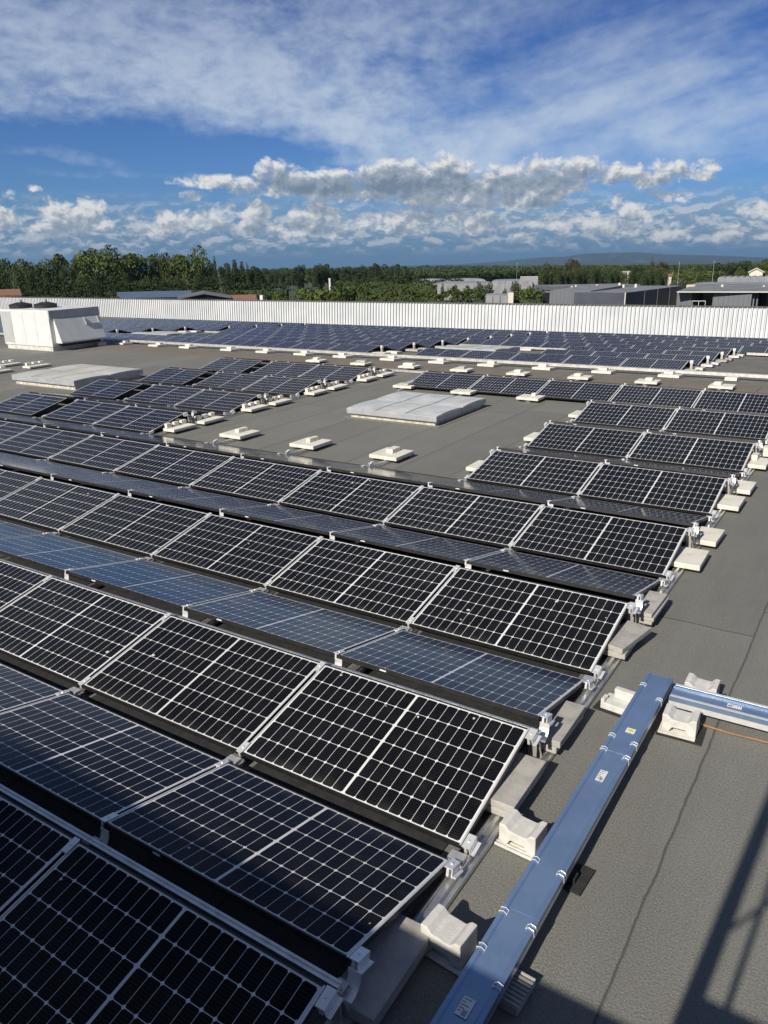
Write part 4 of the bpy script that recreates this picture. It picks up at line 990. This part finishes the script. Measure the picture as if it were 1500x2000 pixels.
hedge(-30, 573, 560, 577, 165, 150, 1.6, L_HEDGE, 'long dark clipped hedge right behind the parapet at left')
hedge(70, 556, 420, 559, 196, 190, 1.6, L_HEDGE, 'dark clipped hedge at the foot of the tall grove')
hedge(372, 553, 560, 557, 205, 190, 1.6, L_HEDGE, 'dark clipped hedge under the slim conifers')
hedge(655, 571, 945, 572, 122, 118, 3.0, L_BROAD, 'long leafy green hedge behind the middle of the parapet', 0.22, 18, 0.6)
hedge(655, 556, 852, 556, 178, 172, 2.2, L_MID, 'mid green hedge behind the long leafy hedge')
hedge(670, 546, 822, 548, 260, 250, 2.2, L_HEDGE, 'thin dark hedge line before the middle wood strip')
hedge(735, 543, 1050, 533, 380, 470, 3.0, L_HEDGE, 'long thin dark hedge behind the pale greenhouses', 0.6, 4)
hedge(806, 550, 905, 546, 240, 236, 1.6, L_HEDGE, 'short dark hedge beside the greenhouse roofs')
hedge(1332, 536, 1402, 533, 232, 222, 5.0, L_BROAD, 'thick clipped hedge with a sunlit top at right')
hedge(1000, 573, 1062, 571, 130, 128, 2.0, L_BRIGHT, 'yellow-green hedge left of the dark buildings')

# far-off wood: one mass
def far_wood(spans, label, n, size):
    b = MB(); rng = random.Random(5)
    for (u0, u1, v, d, k) in spans:
        for i in range(k):
            u = rng.uniform(u0, u1); dd = d * rng.uniform(.9, 1.12); p = at_d(u, v + rng.uniform(-1.6, 1.6), dd); r = dd * rng.uniform(.004, .009); H = max(3, p.z)
            leaves(b, (p.x, p.y, H * .55), (r, r, H * .47), n, size * dd / 800, rng, .6)
    o = b.build('far_wood', L_MID); o['kind'] = 'stuff'
far_wood([(760, 1060, 526, 640, 120), (1040, 1520, 520, 560, 130), (560, 820, 526.5, 800, 80), (760, 1540, 522.5, 1300, 190), (380, 800, 527, 1400, 110), (820, 1540, 520, 2300, 160), (-60, 60, 520, 330, 40)], '', 55, 0.9)

# ------------------------------------------------------------------ buildings beyond
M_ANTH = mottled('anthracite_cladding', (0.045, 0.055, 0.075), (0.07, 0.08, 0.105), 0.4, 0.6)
M_GREYC = mottled('grey_cladding', (0.115, 0.125, 0.145), (0.16, 0.17, 0.19), 0.4, 0.6)
M_FLAT = mottled('grey_flat_roof', (0.16, 0.17, 0.18), (0.24, 0.25, 0.26), 0.3, 0.8)
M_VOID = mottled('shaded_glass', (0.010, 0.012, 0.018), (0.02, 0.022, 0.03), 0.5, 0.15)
M_TILE = mottled('red_roof_tiles', (0.20, 0.10, 0.065), (0.30, 0.16, 0.105), 2.5, 0.85)
M_WALL = mottled('rendered_wall', (0.55, 0.48, 0.38), (0.68, 0.60, 0.48), 0.8, 0.9)
M_POLY = mottled('polythene', (0.22, 0.235, 0.25), (0.34, 0.35, 0.36), 0.35, 0.5)
M_PVW = mottled('roof_photovoltaics', (0.03, 0.04, 0.06), (0.05, 0.06, 0.085), 0.5, 0.2)
def ribbed(name, c):
    m, n, b = new_mat(name, 0.55); x, y, z = n.sep(n.obj())
    f = n.m('FRACT', n.m('MULTIPLY', n.m('ADD', x, y), 1.4)); n.put(b.inputs['Base Color'], n.mix(n.step(f, .1, .3), tuple(q * .8 for q in c), c)); return m
M_RIB = ribbed('ribbed_grey_cladding', (0.15, 0.16, 0.18))
def block(parent, name, A, B, depth, zt, mat, zb=0.0, roof=None, zt2=None):
    """a volume whose front runs from A to B (seen left to right), going back by depth"""
    A, B = Vector((A.x, A.y, 0)), Vector((B.x, B.y, 0)); e = (B - A).normalized(); nrm = Vector((-e.y, e.x, 0))
    z1, z2 = zt, zt if zt2 is None else zt2
    P = [A, B, B + nrm * depth, A + nrm * depth]; o = parent.matrix_world.translation
    lo = [(p.x - o.x, p.y - o.y, zb) for p in P]; hi = [(p.x - o.x, p.y - o.y, z) for p, z in zip(P, (z1, z1, z2, z2))]
    b = MB()
    for i in range(4):
        j = (i + 1) % 4; b.face([lo[i], lo[j], hi[j], hi[i]])
    b.face(hi, 1)
    return b.build(name, [mat, roof or mat], parent)
def building(name, label, u, d, cat='building', group=None):
    p = at_d(u, 560, d); return thing(name, label, cat, T((p.x, p.y, 0)), group)
def zt(u, v, d): return at_d(u, v, d).z
# left anthracite hall: grey front, dark porch, long dark flank
t = building('warehouse', 'dark grey modern building with a flat roof and a shaded porch at right', 1115, 150)
block(t, 'front_wall', at_d(1074, 567, 150), at_d(1154, 569, 147), 16, zt(1115, 568, 148), M_RIB, 0, M_FLAT, zt(1115, 568, 148) + .5)
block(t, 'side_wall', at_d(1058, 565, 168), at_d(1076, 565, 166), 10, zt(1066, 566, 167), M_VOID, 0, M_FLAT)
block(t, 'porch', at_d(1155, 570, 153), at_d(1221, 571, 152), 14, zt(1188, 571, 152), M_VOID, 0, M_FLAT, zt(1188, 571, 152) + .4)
for i, u in enumerate((1164, 1178)): block(t, 'column', at_d(u, 571, 150.5), at_d(u + 6, 571, 150.5), .6, zt(u, 572, 150.5) - 1.2, M_GREYC, zt(u, 572, 150.5) - 3.1)
block(t, 'parapet', at_d(1075, 560, 175), at_d(1250, 556, 182), 12, zt(1160, 557.5, 178), M_GREYC, zt(1160, 557.5, 178) - 1.2, M_FLAT)
block(t, 'canopy', at_d(1060, 563, 150), at_d(1225, 570.5, 149.2), 5, zt(1188, 569.5, 150) + .05, M_GREYC, zt(1188, 569.5, 150) - .10, M_FLAT)
block(t, 'doorway', at_d(1194, 578, 149), at_d(1208, 578, 149), .5, zt(1200, 575, 149), mottled('bluish_cladding', (0.16, 0.20, 0.26), (0.2, 0.24, 0.3), .5, .5))
for i, (u, v) in enumerate(((1117, 561), (1125, 559), (1166, 557.5), (1172, 561), (1210, 554.5), (1242, 556.5), (1218, 558), (1170, 563))):
    b = MB(); p = at_d(u, v, 165); o = t.matrix_world.translation; b.tube((p.x - o.x, p.y - o.y, p.z - .55), (p.x - o.x, p.y - o.y, p.z + .2), .28, .2, 8); b.build('roof_vent', M_CREAM, t)
t = building('warehouse', 'dark navy hall whose long shaded flank slopes up to the right', 1275, 150)
A, B = at_d(1221, 571, 141), at_d(1334, 557.5, 172)
o = t.matrix_world.translation; b = MB(); za, zb_ = zt(1221, 572, 141), zt(1334, 558, 172); e = Vector((B.x - A.x, B.y - A.y, 0)); nn = Vector((-e.y, e.x, 0)).normalized() * 9
pa, pb = Vector((A.x - o.x, A.y - o.y, 0)), Vector((B.x - o.x, B.y - o.y, 0))
for P, Q, zp, zq in ((pa, pb, za, zb_), (pb, pb + nn, zb_, zb_), (pb + nn, pa + nn, zb_, za), (pa + nn, pa, za, za)): b.face([P, Q, Q + Vector((0, 0, zq)), P + Vector((0, 0, zp))])
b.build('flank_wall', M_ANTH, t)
MB().face([pa + Vector((0, 0, za + .01)), pb + Vector((0, 0, zb_ + .01)), pb + nn + Vector((0, 0, zb_ + .01)), pa + nn + Vector((0, 0, za + .01))]).build('roof', M_FLAT, t)
b = MB(); q = e.normalized(); r_ = Vector((q.y, -q.x, 0)) * .06
for i in range(3):
    p = pa + (pb - pa) * (.3 + .22 * i); b.tube(p + r_, p + r_ + Vector((0, 0, za + (zb_ - za) * (.3 + .22 * i))), .05, None, 6)
b.build('downpipe', M_GREYC, t)
b = MB(); b.tube(pa + r_, pa + r_ + Vector((0, 0, za + .05)), .10, None, 6); b.build('corner_trim', M_CREAM, t)
t = building('warehouse', 'grey ribbed building with a dark recess at the right edge', 1410, 138)
block(t, 'left_wall', at_d(1323, 570, 138), at_d(1352, 571, 137), 14, zt(1338, 570, 137), M_RIB, 0, M_FLAT)
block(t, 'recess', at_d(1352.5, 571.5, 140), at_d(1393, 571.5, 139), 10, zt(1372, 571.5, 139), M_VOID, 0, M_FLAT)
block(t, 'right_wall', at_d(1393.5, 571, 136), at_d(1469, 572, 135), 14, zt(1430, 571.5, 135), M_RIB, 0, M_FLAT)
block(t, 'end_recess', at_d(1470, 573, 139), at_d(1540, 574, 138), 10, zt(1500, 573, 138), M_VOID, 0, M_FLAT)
block(t, 'fascia', at_d(1322, 569.8, 135.5), at_d(1545, 572.5, 134.5), 16, zt(1430, 569.3, 135), M_CREAM, zt(1430, 571.2, 135), M_FLAT, zt(1430, 569.3, 135) + .3)
block(t, 'rear_roof', at_d(1352, 566, 158), at_d(1540, 563, 158), 14, zt(1440, 563, 158), M_ANTH, zt(1440, 563, 158) - 1.2, M_FLAT, zt(1440, 563, 158) + .4)
for i, u in enumerate((1472, 1479)): block(t, 'column', at_d(u, 573, 136), at_d(u + 3, 573, 136), .4, zt(u, 573.5, 136), M_GREYC)
b = MB(); o = t.matrix_world.translation
for u0, u1 in ((1352, 1378),):
    p, q = at_d(u0, 588, 136), at_d(u1, 588, 136); b.tube((p.x - o.x, p.y - o.y, p.z), (q.x - o.x, q.y - o.y, q.z), .05, None, 6)
    for f in (0, .5, 1): r = p.lerp(q, f); b.tube((r.x - o.x, r.y - o.y, 0), (r.x - o.x, r.y - o.y, r.z), .04, None, 6)
b.build('handrail', M_CREAM, t)
for i, (u, v) in enumerate(((1397, 563), (1411, 557), (1492, 559))):
    b = MB(); p = at_d(u, v, 150); b.tube((p.x - o.x, p.y - o.y, p.z - 1.0), (p.x - o.x, p.y - o.y, p.z + .1), .26, .2, 8); b.build('roof_vent', M_CREAM, t)
t = building('hall', 'long low hall with a bright flat roof behind the dark buildings', 1400, 190)
block(t, 'wall', at_d(1341, 556.5, 190), at_d(1545, 556, 186), 14, zt(1440, 556.2, 188), M_WALL, 0, M_POLY, zt(1440, 556.2, 188) + .25)

# greenhouses
def greenhouse(label, u0, u1, vt, ve, d, depth, bays):
    A, B = at_d(u0, ve, d), at_d(u1, ve, d); p = A.lerp(B, .5); t = thing('greenhouse', label, 'greenhouse', T((p.x, p.y, 0)))
    e = Vector((B.x - A.x, B.y - A.y, 0)); L = e.length; M = RZ(math.atan2(e.y, e.x)); ze, zr = at_d(u0, ve, d).z, at_d(u0, vt, d).z
    b = MB(); b.box(-L / 2, L / 2, 0, depth, 0, ze, 0, M); b.build('wall', M_POLY, t)
    b = MB(); wb = L / bays
    for i in range(bays):
        x0 = -L / 2 + i * wb; prof = [(x0 + wb * (.5 - .5 * math.cos(math.pi * k / 8)), ze + .002 + (zr - ze) * math.sin(math.pi * k / 8)) for k in range(9)]
        b.prism(prof, 0.0, depth, 'y', 0, True, M)
    b.build('roof', M_POLY, t)
    b = MB()
    for i in range(bays * 3 + 1):
        x = -L / 2 + L * i / (bays * 3); b.box(x - .05, x + .05, -.09, -.01, 0, ze, 0, M)
    b.build('post', M_GREYC, t)
greenhouse('pale greenhouse nearest behind the leafy hedge', 852, 962, 554, 555.5, 190, 26, 1)
greenhouse('pale greenhouse with rounded bays in the middle distance', 960, 1040, 549, 550.5, 235, 30, 1)
greenhouse('low pale greenhouse seen thin behind the hedges left of the others', 805, 948, 546, 549, 290, 20, 2)
greenhouse('small white tunnel just behind the parapet near the dark buildings', 948, 991, 577, 579, 128, 10, 1)
greenhouse('long pale green greenhouse at the right edge', 1402, 1560, 541, 544, 215, 18, 12)
t = building('shed', 'white shed wall beside the small tunnel behind the parapet', 995, 127)
block(t, 'wall', at_d(992.5, 571, 127), at_d(1003, 571, 127), 8, zt(997, 571.5, 127), M_CREAM, 0, M_POLY)
t = building('hall', 'white-roofed hall in front of the windbreak', 1030, 240)
block(t, 'wall', at_d(1016, 541, 240), at_d(1051, 540.5, 240), 12, zt(1034, 541, 240), M_POLY, 0, M_CREAM)

# houses and sheds
def house(label, u0, u1, vr, ve, d, depth, name='house', wall=None, roof=None, endon=False):
    A, B = at_d(u0, ve, d), at_d(u1, ve, d); p = A.lerp(B, .5); t = thing(name, label, 'house' if name == 'house' else 'shed', T((p.x, p.y, 0)))
    e = Vector((B.x - A.x, B.y - A.y, 0)); L = e.length; M = RZ(math.atan2(e.y, e.x)); ze, zr = A.z, at_d((u0 + u1) / 2, vr, d).z
    b = MB()
    if endon: b.prism([(-L / 2, 0), (L / 2, 0), (L / 2, ze), (0, zr), (-L / 2, ze)], 0, depth, 'y', 0, True, M)
    else: b.prism([(0, 0), (depth, 0), (depth, ze), (depth / 2, zr - .05), (0, ze)], -L / 2, L / 2, 'x', 0, True, M)
    b.build('wall', wall or M_WALL, t)
    b = MB(); k = .4
    if endon:
        for s in (-1, 1): b.prism([(s * (L / 2 + k), ze - .12), (0, zr + .06), (0, zr + .26), (s * (L / 2 + k), ze + .08)], -k, depth + k, 'y', 0, True, M)
    else:
        b.prism([(-k, ze - .10), (depth / 2, zr + .02), (depth / 2, zr + .22), (-k, ze + .10)], -L / 2 - k, L / 2 + k, 'x', 0, True, M)
        b.prism([(depth / 2 + .001, zr + .02), (depth + k, ze - .10), (depth + k, ze + .10), (depth / 2 + .001, zr + .22)], -L / 2 - k, L / 2 + k, 'x', 0, True, M)
    b.build('roof', roof or M_TILE, t); return t
house('house with a red tiled roof at the far left behind the parapet', -40, 37, 569, 579, 140, 9)
h = house('small red tiled roof peeping over the parapet left of middle', 446, 496, 580.5, 588, 110, 7)
MB().box(1.2, 1.7, 2.4, 2.9, zt(486, 588, 110), zt(486, 577.5, 110)).build('chimney', M_CREAM, h)
house('flat shed with a roof of dark solar panels behind the parapet', 232, 372, 574, 584, 118, 12, 'shed', M_ANTH, M_PVW)
house('gable-fronted dark shed with pale roof edges behind the parapet', 352, 445, 575, 583, 108, 9, 'shed', M_VOID, M_GREYC, True)
house('ochre house half hidden in the windbreak', 1213, 1230, 531, 536, 272, 8, 'house', M_WALL, M_WALL)
house('ochre house with red roof right of the windbreak', 1300, 1312, 533, 538, 262, 8)
house('white gabled house among the trees at the right edge', 1464, 1490, 525, 532, 250, 9, 'house', M_CREAM, M_CREAM, True)
house('tiled house roof low between the trees near the right edge', 1432, 1446, 524, 529, 330, 8)
for i, (u, v, d) in enumerate(((1010, 515, 215), (1327, 514, 205), (1395, 512, 200))):
    p = at_d(u, v, d); t = thing('mast', f'{("left", "middle", "right")[i]} of three thin tall poles at right', 'pole', T((p.x, p.y, 0)), 'thin tall poles at right')
    MB().tube((0, 0, 0), (0, 0, p.z), .06, .035, 6).build('shaft', M_ALUW, t)
    MB().tube((0, 0, p.z + .002), (0, 0, p.z + .3), .09, .03, 6).build('cap', M_ALUW, t)
p = at_d(644, 543.5, 330); t = thing('mast', 'short white chimney-like post before the middle wood strip', 'pole', T((p.x, p.y, 0)))
MB().tube((0, 0, 0), (0, 0, p.z - .5), .5, .45, 8).build('shaft', M_CREAM, t); MB().tube((0, 0, p.z - .49), (0, 0, p.z), .55, .55, 8).build('cap', M_CREAM, t)

# ------------------------------------------------------------------ hills
def hills(name, prof, d, depth, mat):
    b = MB(); rng = random.Random(3); us = []
    for (ua, va), (ub, vb) in zip(prof, prof[1:]):
        k = max(1, int((ub - ua) / 8))
        us += [(ua + (ub - ua) * i / k, va + (vb - va) * i / k) for i in range(k)]
    rows = []
    for u, v in us:
        top = at_d(u, v + rng.uniform(-.25, .25), d); row = []
        base = Vector((top.x, top.y, 0)); out = Vector((base.x - CAMP.x, base.y - CAMP.y, 0)).normalized()
        for f, h in ((-1, -.02), (-.7, .12 + rng.uniform(-.05, .05)), (-.42, .34 + rng.uniform(-.08, .08)), (-.2, .68 + rng.uniform(-.08, .08)), (0, 1), (1, -.02)):
            q = base + out * depth * f; row.append((q.x, q.y, max(-5, top.z * h)))
        rows.append(row)
    for r0, r1 in zip(rows, rows[1:]):
        for i in range(5): b.face([r0[i], r1[i], r1[i + 1], r0[i + 1]])
    return structure(b.build(name, mat))
m, n, bb = new_mat('wooded_hills', 0.95); q = n.geo()['Position']
n.put(bb.inputs['Base Color'], n.mix(n.step(n.noise(q, 0.0028, 4, 0.6), 0.62, 0.70), n.mix(n.noise(q, 0.0012, 4, 0.6), (0.03, 0.045, 0.03), (0.06, 0.07, 0.045)), (0.24, 0.22, 0.18)))
hills('hills', [(780, 519), (900, 516), (985, 510), (1050, 503), (1100, 501.5), (1124, 498), (1140, 495.5), (1200, 493.5), (1245, 493), (1275, 495), (1320, 497.5), (1400, 499), (1450, 501), (1480, 503), (1520, 502), (1700, 505)], 12000, 3200, m)
hills('hills', [(-60, 529), (400, 527), (700, 521.5), (1000, 517), (1250, 512.5), (1500, 508.5), (1600, 507)], 8000, 2200, m)

# ------------------------------------------------------------------ air
def haze():
    b = MB().box(-17000, 17000, -200, 15500, -1.0, 315)
    m = bpy.data.materials.new('haze_air'); m.use_nodes = True; n = m.node_tree; n.nodes.remove(n.nodes['Principled BSDF'])
    v = n.nodes.new('ShaderNodeVolumePrincipled'); v.inputs['Color'].default_value = (0.36, 0.66, 1.0, 1); v.inputs['Density'].default_value = 0.00006; v.inputs['Anisotropy'].default_value = 0.2
    n.links.new(v.outputs[0], n.nodes['Material Output'].inputs['Volume'])
    o = b.build('haze', m); o['kind'] = 'stuff'
haze()
